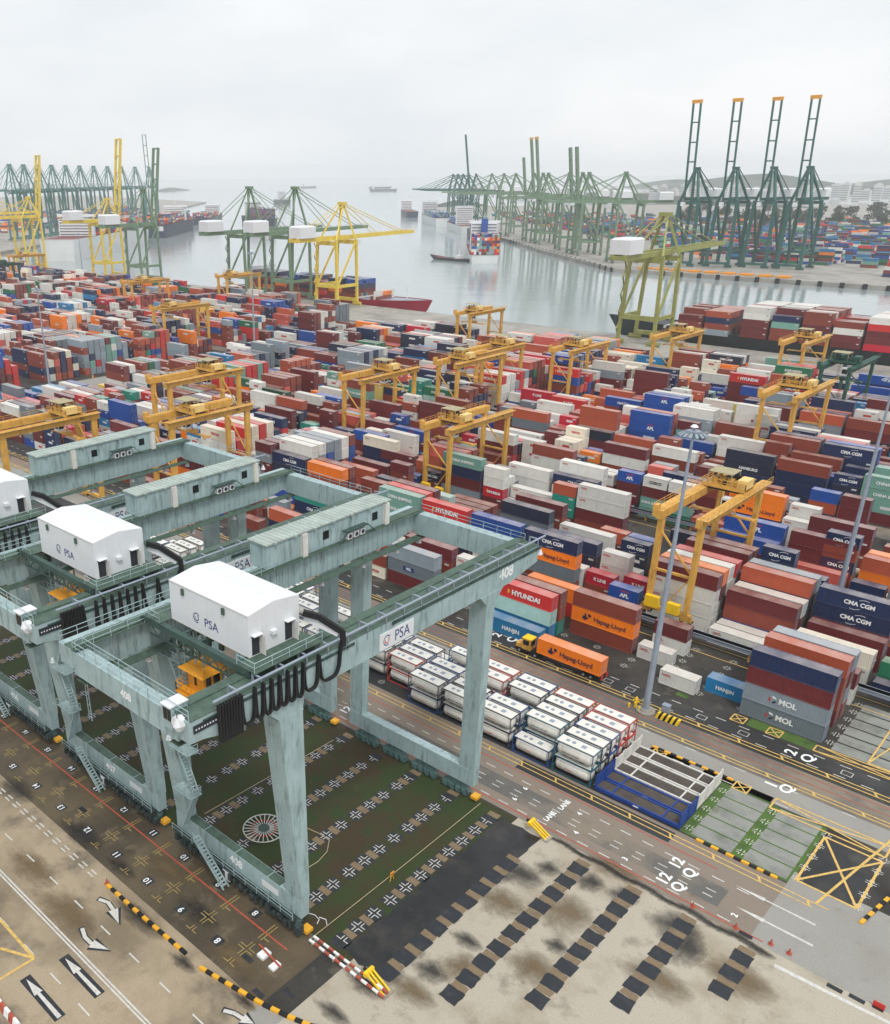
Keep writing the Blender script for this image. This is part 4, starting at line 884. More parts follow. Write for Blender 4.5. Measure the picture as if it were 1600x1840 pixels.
    sub(g, 'balcony', M['orange'], cb)
    g = MB()
    for x in (-66.6, -65.3): g.bar((x, 49.0, 31.4), (x, 49.0, 35.3), .16)
    for y in (50.1,): g.bar((-66.6, y, 31.4), (-66.6, y, 35.3), .16); g.bar((-65.3, y, 31.4), (-65.3, y, 35.3), .16)
    sub(g, 'hanger', G, cb)
    g = P()
    for x in (-70.6, -69.4):
        for y in (49.6, 51.4): g.bar((x, y, 28), (x, y, 35.3), .12)
    for i in range(9): g.bar((-70.6, 49.6+.2*i, 28.2+.8*i), (-69.4, 49.6+.2*i, 28.2+.8*i), .3, .05)
    g.box(-70.8, 49.4, 27.9, -66.9, 51.6, 28.0); g.build('access_stair', G)
    # spreader and ropes below the trolley
    g = P(); g.box(-66.5, 52.8, 27.3, -60, 54.9, 27.9); g.box(-65, 53.3, 27.9, -61.5, 54.4, 28.7)
    for x in (-64.6, -62):
        for y in (53.4, 54.3): g.bar((x, y, 28.6), (x, y, 35.3), .05)
    g.build('spreader', M['black'])
    # festoon cables looping below the outer rail
    r = random.Random(3)
    ys = [41.6+.33*i for i in range(9)]+[44.9+i*1.05 for i in range(1, 8)]+[54.4, 57.6]
    for i, (a, b) in enumerate(zip(ys[:-1], ys[1:])):
        g = P(); gap = b-a; dep = 3.9 if gap < .5 else 3.6-.02*gap*gap
        for off_ in (-.16, -.03, .12):
            pts = [(-53.62+off_, a+gap*u+(-.0), 35.4-dep*(1-(2*u-1)**4)**.5 if 0 < u < 1 else 35.4) for u in [k/12 for k in range(13)]]
            g.path(pts, .12, 5)
        g.mi = 1; g.box(-53.75, a-.05, 34.55, -53.45, a+.07, 34.85); g.box(-53.75, a-.05, 34.95, -53.45, a+.07, 35.2)
        g.build('festoon_cable', [M['black'], M['amber_mark']])
    g = P(); g.mi = 0
    g.bar((-56.8, 55.4, 38.6), (-55.6, 56.4, 38.2), .5, .6); g.bar((-55.6, 56.4, 38.2), (-53.7, 57.9, 36.6), .45, .6); g.bar((-53.7, 57.9, 36.7), (-53.6, 57.9, 35.0), .4, .5); g.mi = 1
    g.bar((-56.8, 55.6, 38.0), (-54.0, 57.6, 36.4), .1, .7); g.build('cable_arm', [M['black'], M['white']])
    # stairs and landings on the near rear leg, control cabin at the near front corner
    g = P()
    for i in range(4):
        z0 = 5.0+6.2*i; x0, x1 = (-73.6, -70.8) if i % 2 == 0 else (-70.8, -73.6)
        g.bar((x0, 50.3, z0), (x1, 50.3, z0+6.0), .1, .3); g.bar((x0, 51.1, z0), (x1, 51.1, z0+6.0), .1, .3)
        for k in range(14): u = k/14; g.box(x0+(x1-x0)*u-.14, 50.3, z0+6*u, x0+(x1-x0)*u+.14, 51.1, z0+6*u+.05)
        g.box(-74.0, 49.6, z0+6.0, -70.4, 51.3, z0+6.1); g.rail((-74, 49.62, z0+6.1), (-70.4, 49.62, z0+6.1), 1, .9); g.rail((-70.45, 49.62, z0+6.1), (-70.45, 51.2, z0+6.1), 1, .9)
    g.bar((-70.5, 50.4, 5.2), (-65.2, 50.4, .6), .1, .3); g.bar((-70.5, 49.6, 5.2), (-65.2, 49.6, .6), .1, .3)
    for k in range(15): u = k/15; g.box(-70.5+5.3*u-.15, 49.6, 5.2-4.6*u, -70.5+5.3*u+.15, 50.4, 5.25-4.6*u)
    g.rail((-70.5, 49.55, 5.2), (-65.2, 49.55, .6), 1.0, 1.0)
    g.build('stairway', G)
    g = P(); g.box(-57.4, 38.2, 33.2, -56.1, 40.0, 35.6); kc = g.build('checker_cabin', G)
    g = MB(); g.box(-57.3, 38.16, 34.1, -56.8, 38.22, 35.3); g.box(-56.7, 38.16, 34.1, -56.2, 38.22, 35.3); sub(g, 'window', M['glass'], kc)
    g = MB(); g.box(-57.5, 38.0, 35.6, -56.0, 40.1, 35.72); sub(g, 'roof', M['white'], kc)
    g = P(); g.tube((-55.2, 38.0, 34.4), (-55.2, 38.7, 34.4), .75, n=8); g.mi = 1; g.box(-53.98, 38.9, 33.5, -53.9, 41.6, 34.3); g.mi = 0
    for i in range(8): g.box(-53.9, 39.1+.32*i, 33.8, -53.88, 39.25+.32*i, 33.95)
    g.build('cable_anchor', [M['white'], M['dark_mark']])
    # ladders, lamps
    g = P()
    for s in (-.2, .2): g.bar((-55.2+s, 48.9, 29.0), (-55.2+s, 51.5, 5.2), .05)
    for i in range(30): u = i/30; g.bar((-55.4, 48.9+2.6*u, 29-23.8*u), (-55.0, 48.9+2.6*u, 29-23.8*u), .04)
    g.build('ladder', G)
    g = P()
    for x in (-76.0, -75.5): g.bar((x, 41, 24), (x, 41, 34.6), .08)
    for i in range(12): g.bar((-76.0, 41, 24.4+.8*i), (-75.5, 41, 24.4+.8*i), .05)
    g.build('ladder', G)
    for x, y, zz in [(-72.4, y, 31.2) for y in (47, 58, 66, 74, 82, 89, 94)]+[(-57.2, 95.6, 34.5), (-54.2, 96.2, 34.0), (-54.4, 37.6, 35.6), (-57.5, 52, 31.2), (-74.9, 50.4, 18)]:
        floodlight(t, x+65.2, y-68.5, zz)
    t.location = (ox-65.2, 68.5, 0)
    return t
bridge_crane('408', 0, 'nearest grey green bridge crane with white machinery house and a front leg in full view')
bridge_crane('407', -26.6, 'middle grey green bridge crane, its white machinery house behind the nearest crane')
bridge_crane('406', -53.6, 'farthest grey green bridge crane, its white house cut by the left edge')
# ================================================================== YELLOW YARD CRANES
def yard_crane(x, y, span, H, wb, zb, lab, mat='yellow', trol=.75, digits=''):
    t = thing('yard_crane', lab, 'crane', (x-wb/2, y+span/2, 0), 0, 'yellow gantry cranes over the container rows' if mat == 'yellow' else 'dark green gantry cranes over the container rows')
    Y = M[mat]; a, b = -span/2, span/2; h = wb/2; lw = .85
    for sy in (a, b):
        for sx in (-h, h):
            g = MB(); g.taper((sx-lw/2, sy-.55, sx+lw/2, sy+.55), zb+1.7, (sx-lw/2, sy-.75, sx+lw/2, sy+.75), H-1.5); l = g.build('leg', Y, t)
        g = MB(); g.box(-h-1, sy-.45, zb+.9, h+1, sy+.45, zb+1.7)
        for sx in (-h-.3, h+.3):
            g.box(sx-1.1, sy-.4, zb+.35, sx+1.1, sy+.4, zb+.95)
        g.build('sill_beam', Y, t)
        for sx in (-h-1.0, -h+.5, h-.5, h+1.0):
            g = MB(); g.tube((sx, sy-.25, zb+.5), (sx, sy+.25, zb+.5), .5, n=12); g.build('wheel', M['black'], t)
        zt = zb+(H-zb)*.42; g = MB(); g.box(-h, sy-.2, zt, h, sy+.2, zt+.45)
        g.bar((-h, sy, H-4), (h, sy, zt+.5), .3); g.bar((h*.9, sy, zt), (-h*.2, sy, zb+2), .22); g.build('brace', Y, t)
    for sx in (-h, h):
        g = MB(); g.box(sx-.6, a-1.6, H-1.6, sx+.6, b+1.6, H); g.box(sx-.08, a-1.4, H, sx+.08, b+1.4, H+.12)
        for k in range(9): g.box(sx-.63, a+span*k/8-.05, H-1.6, sx+.63, a+span*k/8+.05, H)
        gd = g.build('girder', Y, t)
        so_ = 1.0 if sx > 0 else -1.0
        g = MB(); g.box(sx+so_*.6, a-1.6, H-.1, sx+so_*1.4, b+1.6, H-.03); g.rail((sx+so_*1.35, a-1.6, H), (sx+so_*1.35, b+1.6, H), 1.05, 2.2, .04); g.build('walkway', Y, gd)
        if digits and sx > 0:
            link('lettering', text_mesh(digits, .8, .03, 'dark_mark'), gd, (sx+.615, b-3.5, H-.8), (PI/2, 0, PI/2))
    c = a+span*trol
    g = MB(); g.box(-h-.3, c-2.4, H+.2, h+.3, c-1.9, H+.7); g.box(-h-.3, c+1.9, H+.2, h+.3, c+2.4, H+.7); g.box(-h-.4, c-2.4, H+.7, h+.4, c+2.4, H+.8)
    for sx in (-h, h):
        for sy in (c-2.1, c+2.1): g.tube((sx-.1, sy, H+.32), (sx+.1, sy, H+.32), .22, n=8)
    tr = g.build('trolley', Y, t)
    g = MB(); g.tube((-1.5, c-.6, H+1.5), (1.2, c-.6, H+1.5), .62, n=12); g.tube((-2.2, c+1.0, H+1.3), (-.2, c+1.0, H+1.3), .42, n=10); g.box(-2.6, c-1.6, H+.8, -1.6, c+.4, H+2.0); g.box(1.4, c-1.4, H+.8, 2.2, c+.2, H+1.7); g.mi = 1; g.box(-1.2, c+1.0, H+.8, .8, c+1.9, H+1.8); g.tube((.4, c+.9, H+1.2), (1.9, c+.9, H+1.2), .36, n=10)
    rq = random.Random(int(x*7+y))
    for i in range(22): g.mi = i % 2; px_ = rq.uniform(-h, h-1.4); py_ = rq.uniform(c-2.1, c+1.8); s_ = rq.uniform(.2, .6); g.box(px_, py_, H+.8, px_+s_, py_+s_, H+.9+rq.uniform(.3, 1.9))
    g.mi = 1; g.box(-h+.2, c-1.9, H-.3, h-.2, c+1.9, H+.2)
    g.build('hoist', [Y, M['black']], tr)
    g = MB(); g.box(-h+.3, c-2.2, H+3.1, h*.35, c+2.2, H+3.2)
    for sx in (-h+.4, h*.3):
        for sy in (c-2.1, c+2.1): g.bar((sx, sy, H+.8), (sx, sy, H+3.1), .14)
    g.build('canopy', M['canopy'], tr)
    g = MB(); g.box(h-1.3, c-2.2, H+.8, h+.5, c+1.0, H+2.5); g.build('electrical_cabinet', M['cream_box'] if mat == 'yellow' else Y, tr)
    g = MB()
    for p, q in (((-h-.4, c-2.4), (h+.4, c-2.4)), ((h+.4, c-2.4), (h+.4, c+2.4)), ((-h-.4, c+2.4), (h+.4, c+2.4))): g.rail((*p, H+.8), (*q, H+.8), 1.1, 1.1, .06)
    g.build('handrail', Y, tr)
    g = MB(); g.box(.6, c-3.9, H-3.4, 2.6, c-2.2, H-1.0); cb = g.build('operator_cab', M['white'], tr)
    g = MB(); g.box(.8, c-3.93, H-2.8, 2.4, c-3.9, H-1.4); g.box(2.6, c-3.7, H-2.8, 2.63, c-2.4, H-1.4); g.build('window', M['glass'], cb)
    zs = H-5.5; g = MB(); g.box(-6, c-.4, zs, 6, c+.4, zs+.35); g.box(-6.2, c-1.2, zs-.1, -5.8, c+1.2, zs+.3); g.box(5.8, c-1.2, zs-.1, 6.2, c+1.2, zs+.3); g.box(-1.4, c-.9, zs+.35, 1.4, c+.9, zs+1.1); g.mi = 1
    for sx in (-1.2, 1.2):
        for sy in (c-.8, c+.8): g.bar((sx, sy, zs+1), (sx, sy, H+.6), .06)
    g.build('spreader', [Y, M['black']], t)
    g = MB(); g.box(-h-.2, a-1.5, zb+1.7, -h+2.4, a-.5, zb+3.9); g.mi = 1; g.box(h-3.2, a-1.6, zb+1.6, h-.9, a-.5, zb+3.6); g.build('power_unit', [M['yellow_bright'], M['yellow_bright']], t)
    g = MB()
    for s in (-.25, .25): g.bar((-h-.55, a+s, zb+1.5), (-h-.55, a+s, H), .06)
    for k in range(int((H-zb)/.7)): g.bar((-h-.55, a-.25, zb+1.7+.7*k), (-h-.55, a+.25, zb+1.7+.7*k), .05)
    g.box(-h-1.2, a-1.7, H-1.3, -h-.4, a-.4, H+.9); g.build('ladder', Y, t)
    return t
CL = ['yellow gantry crane nearest the camera, beside the tall grey lamp mast', 'yellow gantry crane in mid yard just right of the grey bridge crane girders', 'yellow gantry crane left of centre standing before the yellow quay crane', 'front one of two yellow gantry cranes standing end to end at centre', 'rear one of two yellow gantry cranes standing end to end at centre',
      'yellow gantry crane farthest back at centre, near the empty quay road', 'yellow gantry crane between the centre pair and the lime quay crane', 'yellow gantry crane in front of the black ship bow containers', 'large yellow gantry crane right of the near lamp mast, beside the mustard boxes', 'yellow gantry crane at the right in front of the black ship middle bays',
      'yellow gantry crane at left in front of the slim grey lamp mast', 'yellow gantry crane farthest back at left, by the open water', 'yellow gantry crane before the two green quay cranes and the red ship', 'lower one of two yellow gantry cranes stacked in view behind the bridge cranes', 'upper one of two yellow gantry cranes stacked in view behind the bridge cranes', 'yellow gantry crane cut by the left edge above the bridge cranes']
TR = [.72, .28, .62, .3, .75, .3, .35, .6, .45, .55, .25, .4, .25, .38, .72, .78]
for c, l, tr in zip(CRANES, CL, TR): yard_crane(*c[:5], c[5], l, 'yellow', tr, 'PSA' if c[1] < 240 else '')
M['dk_green_crane'] = paint('dark_green_crane', lin(36, 84, 70), .55, .2, .6, .4, lin(24, 40, 34))
yard_crane(-76, 312, 25, 23.4, 8, 1, 'dark green gantry crane at right behind the large yellow one', 'dk_green_crane', .3)
yard_crane(-640, 312, 25, 22, 8, 1, 'dark green gantry crane at the far left edge among the boxes', 'dk_green_crane', .6)
yard_crane(-700, 365.6, 26, 22, 8, 1, 'yellow gantry crane beneath the tall quay cranes at far left', 'yellow', .4)
# ================================================================== TANK CONTAINERS, FLAT RACKS, TRUCK, SMALL THINGS
def tank_proto(fm):
    L, W_, H = 6.06, 2.44, 2.58
    f = MB(); e = .1
    for x in (0, L-e):
        for y in (0, W_-e): f.box(x, y, 0, x+e, y+e, H)
        f.box(x, e, 0, x+e, W_-e, .14); f.box(x, e, H-.13, x+e, W_-e, H-.005)
        f.bar((x+.06, .1, .1), (x+.06, .7, .9), .1); f.bar((x+.06, W_-.1, .1), (x+.06, W_-.7, .9), .1)
    for y in (0, W_-e): f.box(e, y, 0, L-e, y+e, .14); f.box(e, y+.02, H-.1, L-e, y+e-.02, H-.01)
    frame_ = f.mesh('frame', M[fm])
    t = MB(); c = (W_/2, H/2+.05); R = 1.14; prof = [(.22, .25), (.30, .7), (.5, 1.0), (.8, R), (L-.8, R), (L-.5, 1.0), (L-.30, .7), (L-.22, .25)]; n = 18
    vs = []; 
    for x, r in prof: vs += [(x, c[0]+r*math.cos(2*PI*i/n), c[1]+r*math.sin(2*PI*i/n)) for i in range(n)]
    fs = []
    for k in range(len(prof)-1): fs += [(k*n+i, k*n+(i+1) % n, (k+1)*n+(i+1) % n, (k+1)*n+i) for i in range(n)]
    fs += [tuple(range(n)), tuple((len(prof)-1)*n+i for i in range(n))]
    t.add(vs, fs)
    for x in (2.0, 4.0): t.tube((x-.03, c[0], c[1]), (x+.03, c[0], c[1]), R+.02, n=18)
    tank = t.mesh('tank', M['tank_white'])
    for p in tank.polygons: p.use_smooth = len(p.vertices) == 4
    w_ = MB(); w_.box(.16, .3, H-.09, L-.16, W_-.3, H-.03)
    walk = w_.mesh('walkway', M['tank_white'])
    h = MB(); h.tube((2.4, c[0], H-.05), (2.4, c[0], H+.06), .3, n=10); hatch = [h.mesh('hatch', M['steel'])]
    for q in ((3.6, .35, 4.3), (1.2, .25, 1.7)): h = MB(); h.box(q[0], c[0]-q[1], H-.03, q[2], c[0]+q[1], H+.02); hatch.append(h.mesh('valve_cover', M['steel']))
    return frame_, tank, walk, hatch
TP = {k: tank_proto(k) for k in ('frame_dark', 'frame_blue', 'frame_red', 'frame_teal')}
FW = {'frame_dark': 'dark framed', 'frame_blue': 'blue framed', 'frame_red': 'red framed', 'frame_teal': 'teal framed'}
trnd = random.Random(5)
TK = {(0, 0): 'tt', (0, 1): 'dd', (0, 2): 'bb', (0, 3): 'rr', (0, 4): 'rr', (-1, 0): 'b', (-1, 1): 'dt', (-1, 2): 'dd', (-1, 3): 'dd', (-1, 4): 'dr', (-2, 0): 'dd', (-2, 1): 'db', (-2, 2): '', (-2, 3): 'dd', (-2, 4): 'db', (-3, 0): 'dd', (-3, 1): 'dd', (-3, 2): 'd', (-3, 3): 'rr', (-3, 4): 'rr', (-4, 0): 'bd', (-4, 1): 'bb', (-4, 2): 'bb', (-4, 3): 'b', (-4, 4): 'bb', (-5, 0): '', (-5, 1): 'rr', (-5, 2): 'db', (-5, 3): 'dd', (-5, 4): 'd', (-6, 0): '', (-6, 1): 'dd', (-6, 2): 'dd'}
for k in range(0, -17, -1):
    for r in range(5):
        s = TK.get((k, r)); s = s if s is not None else ('' if (r < 1 and k < -6) else ''.join(trnd.choice('dddbt') for _ in range(trnd.choice([1, 1, 2]))))
        for t, c in enumerate(s):
            fm = {'d': 'frame_dark', 'b': 'frame_blue', 'r': 'frame_red', 't': 'frame_teal'}[c]; fr, tk, wk, ht = TP[fm]
            lv = 'lower' if t == 0 and len(s) == 2 else 'upper' if t else 'single'
            o = thing('tank_container', '%s white tank container, %s level, row %s from grass, %s from right end' % (FW[fm], lv, NUM[r+1], nth(1-k)), 'tank container', (-50.0+6.67*k+trnd.uniform(-.05, .05), 98.4+2.72*r, 2.6*t), 0, 'white tank containers in rows')
            link('frame', fr, o); link('tank', tk, o); link('walkway', wk, o); [link(h_.name.split('.')[0], h_, o) for h_ in ht]
            if r < 2 and k > -6:
                tx, mt = trnd.choice([('EAGLETAINER', 'dark_mark'), ('EXSIF', 'red_mark'), ('STOLT', 'red_mark'), ('INTERFLOW', 'navy_mark')]) if (k, r) != (-3, 0) else ('EAGLETAINER', 'dark_mark')
                text_on_front(tx, .42, 2.6, 1.2, o, y=.1, bold=.01, mat=mt)
def flat_rack(x, y, z, mk, lab):
    L, W_ = 12.19, 2.5; t = thing('flat_rack', lab, 'flat rack', (x, y, z), 0, 'empty flat racks beside the tank containers'); m = M[mk]
    g = MB(); 
    for yy in (0, W_-.25): g.box(0, yy, .1, L, yy+.25, .65)
    for xx in (0, 2.4, L-2.6, L-.2): g.box(xx, .25, .15, xx+.2, W_-.25, .66)
    for i in range(12): g.box(.5+i*1.0, -.03, .16, .7+i, 0, .6)
    g.build('frame', m, t)
    g = MB(); 
    for xa, xb in ((.2, 2.4), (2.6, L-2.6), (L-2.4, L-.2)): g.box(xa, .25, .3, xb, W_-.25, .5)
    g.build('floor', M['rack_floor'], t)
    for s in (0, 1):
        g = MB(); xx = 0 if s == 0 else L-.22; g.box(xx, 0, .65, xx+.22, .25, 2.5); g.box(xx, W_-.25, .65, xx+.22, W_, 2.5); g.box(xx+.04, .25, .66, xx+.18, W_-.25, 2.3); g.build('end_wall', m, t)
    g = MB(); g.box(L*.45, -.006, .28, L*.45+1.1, 0, .5); g.build('plate', M['red_mark'] if 'white' in mk else M['white_mark'], t)
for r, (mk, lab) in enumerate((('rack_blue', 'empty blue flat rack nearest the yellow double line'), ('rack_blue', 'second empty blue flat rack, between the first blue and the pale ones'), ('rack_white', 'empty pale flat rack beside the blue ones'), ('rack_white', 'middle one of the empty pale flat racks'), ('rack_white', 'empty pale flat rack farthest from the road, by the grass verge'))):
    flat_rack(-43.2, 98.5+2.75*r, .02, mk, lab)
# trailer truck
t = thing('trailer_truck', 'yellow terminal tractor with a low trailer on the dark lane carrying an orange container', 'truck', (-64, 126.0, 0))
g = MB(); g.box(-5.6, -.55, .95, 7.4, -.35, 1.3); g.box(-5.6, .35, .95, 7.4, .55, 1.3)
for x in (-4.4, -1.5, 1.5, 4.2, 6.4): g.box(x-.1, -1.15, 1.0, x+.1, 1.15, 1.35)
g.box(7.3, -1.2, .9, 7.5, 1.2, 1.25); g.build('trailer_chassis', M['black'], t)
g = MB(); g.box(7.5, -1.15, .7, 7.62, -.6, 1.5); g.box(7.5, .6, .7, 7.62, 1.15, 1.5); g.build('tail_light', M['red_mark'], t)
for x in (4.2, 5.6):
    for y in (-1.0, .7): g = MB(); g.tube((x, y, .5), (x, y+.32, .5), .5, n=14); g.mi = 1; g.tube((x, y-.02, .5), (x, y+.34, .5), .22, n=10); g.build('wheel', [M['black'], M['steel']], t)
for x in (-8.4, -5.2):
    for y in (-1.15, .8): g = MB(); g.tube((x, y, .52), (x, y+.35, .52), .52, n=14); g.mi = 1; g.tube((x, y-.02, .52), (x, y+.37, .52), .22, n=10); g.build('wheel', [M['black'], M['steel']], t)
g = MB(); g.box(-9.2, -1.1, .55, -4.4, 1.1, 1.0); g.box(-6.0, -.9, 1.0, -4.5, .9, 1.25); g.build('tractor_chassis', M['black'], t)
g = MB(); g.box(-8.0, -1.1, 1.0, -6.3, .75, 3.1); g.box(-9.3, -.95, .9, -8.0, .6, 1.75); cab_ = g.build('cab', M['yellow'], t)
g = MB(); g.box(-8.03, -.95, 1.9, -7.99, .6, 2.9); g.box(-7.8, -1.12, 1.9, -6.6, -1.09, 2.85); g.box(-6.31, -.9, 1.8, -6.27, .55, 2.8); g.build('window', M['glass'], cab_)
g = MB(); g.box(-8.1, -1.15, 3.1, -6.2, .8, 3.2); g.build('roof', M['yellow_bright'], cab_)
body, ds, bars = CM[40]
o = link('shipping_container', body, None, (-68.9, 124.75, 1.36)); o.color = lin(*PAL['orange'])
tag(o, 'vivid orange container with dark lettering riding on the trailer behind the yellow tractor', 'container', 'shipping containers stacked in the port yard')
for d in ds: link('door', d, o).color = o.color
link('locking_bars', bars, o); letter(o, [0, 0, 0, 40, 'orange', 'HAPAG'])
# elevated silver runway beam between the first two blocks
for j, lab in enumerate(('silver elevated rail beam on yellow posts between the first two container blocks', 'silver elevated rail beam between the third and fourth container blocks')):
    y = 149.3+53.8*j; t = thing('rail_beam', lab, 'rail beam', (0, y, 0), 0, 'elevated rail beams')
    g = MB(); g.box(-300, -.1, 1.7, 40, 1.1, 2.5); g.box(-300, -.25, 2.4, 40, 1.25, 2.5); g.build('beam', M['steel'], t)
    for i in range(30): g = MB(); x = -41.5-11.3*i+34; g.box(x-.15, .2, 0, x+.15, .8, 1.7); g.build('post', M['yellow'], t)
# lamp masts
def mast(x, y, h, lab):
    t = thing('lamp_mast', lab, 'lamp mast', (x, y, 0), 0, 'tall lamp masts of the yard')
    g = MB(); g.tube((0, 0, .5), (0, 0, h*.35), .52, .42, 12); g.tube((0, 0, h*.35), (0, 0, h*.7), .4, .3, 12); g.tube((0, 0, h*.7), (0, 0, h), .28, .18, 12); g.build('pole', M['steel'], t)
    g = MB(); g.tube((0, 0, 0), (0, 0, .3), 1.5, 1.5, 18); g.tube((0, 0, .3), (0, 0, .6), 1.0, .9, 18); g.build('base', M['concrete_block'], t)
    g = MB(); g.tube((0, 0, h-.5), (0, 0, h-.3), .9, .9, 14); g.mi = 1; g.tube((0, 0, h+.2), (0, 0, h+.5), .55, .3, 14); g.mi = 0
    for i in range(14):
        a = 2*PI*i/14; c, s = math.cos(a), math.sin(a); g.bar((c*.6, s*.6, h-.4), (c*1.5, s*1.5, h-.6), .1)
    hd = g.build('lamp_head', [M['steel'], M['white']], t)
    for i in range(14):
        a = 2*PI*i/14; c, s = math.cos(a), math.sin(a); g = MB(); g.bar((c*1.3, s*1.3, h-.6), (c*1.95, s*1.95, h-1.0), .36, .24); g.build('lamp', M['steel'], hd)
mast(-47.2, 122.3, 46.2, 'tall grey lamp mast standing by the dark lane next to a striped block'); mast(-37, 181.5, 46, 'tall grey lamp mast crossing the right edge of the view')
mast(-333.4, 182, 39.3, 'tall grey lamp mast at left beside the stack of red boxes'); mast(-334.7, 295.8, 46.1, 'slim grey lamp mast in front of the green quay cranes'); mast(-640, 390, 40, 'small distant lamp mast near the left edge')
t = thing('control_cabinet', 'small grey steel cabinet standing beside the lamp mast base', 'cabinet', (-44.4, 123.3, 0)); g = MB(); g.box(-.5, -.4, 0, .5, .4, .3); g.build('plinth', M['concrete_block'], t); g = MB(); g.box(-.55, -.45, .3, .55, .45, 1.9); g.box(-.6, -.5, 1.9, .6, .5, 2.0); g.build('case', M['steel'], t); g = MB(); g.box(-.45, -.48, .4, .45, -.45, 1.8); g.build('door', M['grey_door'] if 'grey_door' in M else M['steel'], t)
g = MB(); 
for i in range(9): g.mi = i % 2; x = -45.3+.4*i; g.add([(x, 121.6, 0), (x+.4, 121.6, 0), (x+.4, 122.6, 0), (x, 122.6, 0), (x+.25, 121.75, .95), (x+.65, 121.75, .95), (x+.65, 122.45, .95), (x+.25, 122.45, .95)], [(0, 3, 2, 1), (4, 5, 6, 7), (0, 1, 5, 4), (1, 2, 6, 5), (2, 3, 7, 6), (3, 0, 4, 7)])
tag(g.build('striped_block', [M['yellow_bright'], M['black']]), 'yellow and black diagonally striped concrete block beside the lamp mast', 'barrier')
t = thing('fire_hydrant', 'yellow fire hydrant with bollards standing left of the lamp mast', 'hydrant', (-48.9, 122.3, 0))
g = MB(); g.tube((0, 0, 0), (0, 0, 1.6), .26, .22, 12); g.tube((0, 0, 1.6), (0, 0, 1.95), .3, .1, 12); g.build('barrel', M['yellow_bright'], t)
g = MB(); g.tube((-.5, 0, 1.2), (.5, 0, 1.2), .14, n=8); g.tube((0, -.5, 1.0), (0, .1, 1.0), .16, n=8); g.build('outlet', M['yellow_bright'], t)
for i, (dx, dy) in enumerate(((.9, -.6), (.9, .7), (-.8, -.7))):
    g = MB(); g.tube((0, 0, 0), (0, 0, .75), .18, .18, 10); g.tube((0, 0, .75), (0, 0, .9), .18, .05, 10)
    tag(g.build('bollard', M['yellow_bright'], None, (-48.9+dx, 122.3+dy, 0)), ('short yellow bollard between the hydrant and the lane edge', 'short yellow bollard behind the hydrant near the mast', 'short yellow bollard left of the hydrant')[i], 'bollard', 'bollards round the hydrant')
# spoked cable reel lying on the grass, ropes, signs, barriers
t = thing('cable_reel', 'large flat spoked steel ring with green hub lying on the grass under the nearest crane', 'reel', (-70.2, 60.7, .05))
g = MB()
for R in (2.75,): 
    n = 40; g.path([(R*math.cos(2*PI*i/n), R*math.sin(2*PI*i/n), .25) for i in range(n+1)], .07)
g.build('rim', M['rack_white'], t)
g = MB()
for i in range(24): a = 2*PI*i/24; g.bar((.75*math.cos(a), .75*math.sin(a), .2), (2.72*math.cos(a), 2.72*math.sin(a), .25), .09)
g.build('spoke', M['rack_white'], t)
g = MB(); n = 30; g.path([(1.6*math.cos(2*PI*i/n), 1.6*math.sin(2*PI*i/n), .24) for i in range(n+1)], .05); g.build('inner_ring', M['red_mark'], t)
g = MB(); g.tube((0, 0, 0), (0, 0, .35), .8, .75, 16); g.build('hub', M['teal_hub'] if 'teal_hub' in M else M['crane_green_dark'], t)
g = MB(); pts = [(-52.5+.0*i, 51.6+3.28*i, .55-.12*math.sin(PI*i/10)) for i in range(11)]; g.path(pts, .045); tag(g.build('rope', M['rope']), 'long rope strung across the ground past the right legs of the nearest crane', 'rope', 'ropes strung over the grass')
g = MB(); g.path([(-77.9+.07*i, 56.9+2.44*i, .5) for i in range(11)], .045); tag(g.build('rope', M['rope']), 'rope strung over the grass between the nearest and middle cranes', 'rope', 'ropes strung over the grass')
g = MB(); g.path([at(*q, .04) for q in ((548, 1486), (575, 1498), (592, 1510), (588, 1530), (572, 1548), (552, 1560))], .05); tag(g.build('hose', M['rope']), 'pale hose curled on the grass right of the front leg', 'hose')
g = MB(); g.path([at(*q, .04) for q in ((552, 1640), (566, 1644), (574, 1652), (570, 1660))], .05); g.path([at(*q, .04) for q in ((574, 1648), (586, 1652), (588, 1662))], .05); tag(g.build('cable', M['white']), 'short white cable loops beside the foot of the front leg', 'cable')
t = thing('warning_sign', 'small yellow A-frame sign hanging on the rope over the dry grass', 'sign', (-52.2, 65.4, 0)); g = MB(); g.bar((0, -.35, 0), (0, -.05, .9), .06); g.bar((0, .35, 0), (0, .05, .9), .06); g.build('stand', M['yellow_bright'], t); g = MB(); g.box(-.04, -.35, .75, .04, .35, 1.25); g.build('panel', M['amber_mark'], t); g = MB(); g.box(.04, -.25, .88, .05, .25, 1.12); g.build('plate', M['red_mark'], t)
t = thing('striped_barrier', 'long red and white twin-bar barrier lying from the crane foot to the yellow stop', 'barrier', (-52.4, 51.7, 0))
for yy in (-.35, .35):
    g = MB()
    for i in range(14): g.mi = i % 2; g.box(.78*i, yy-.12, .55, .78*(i+1), yy+.12, .78)
    g.build('bar', [M['white_mark'], M['red_line']], t)
g = MB()
for i in range(4): g.box(.3+3.2*i, -.4, 0, .42+3.2*i, .4, .55)
g.build('support', M['concrete_block'], t)
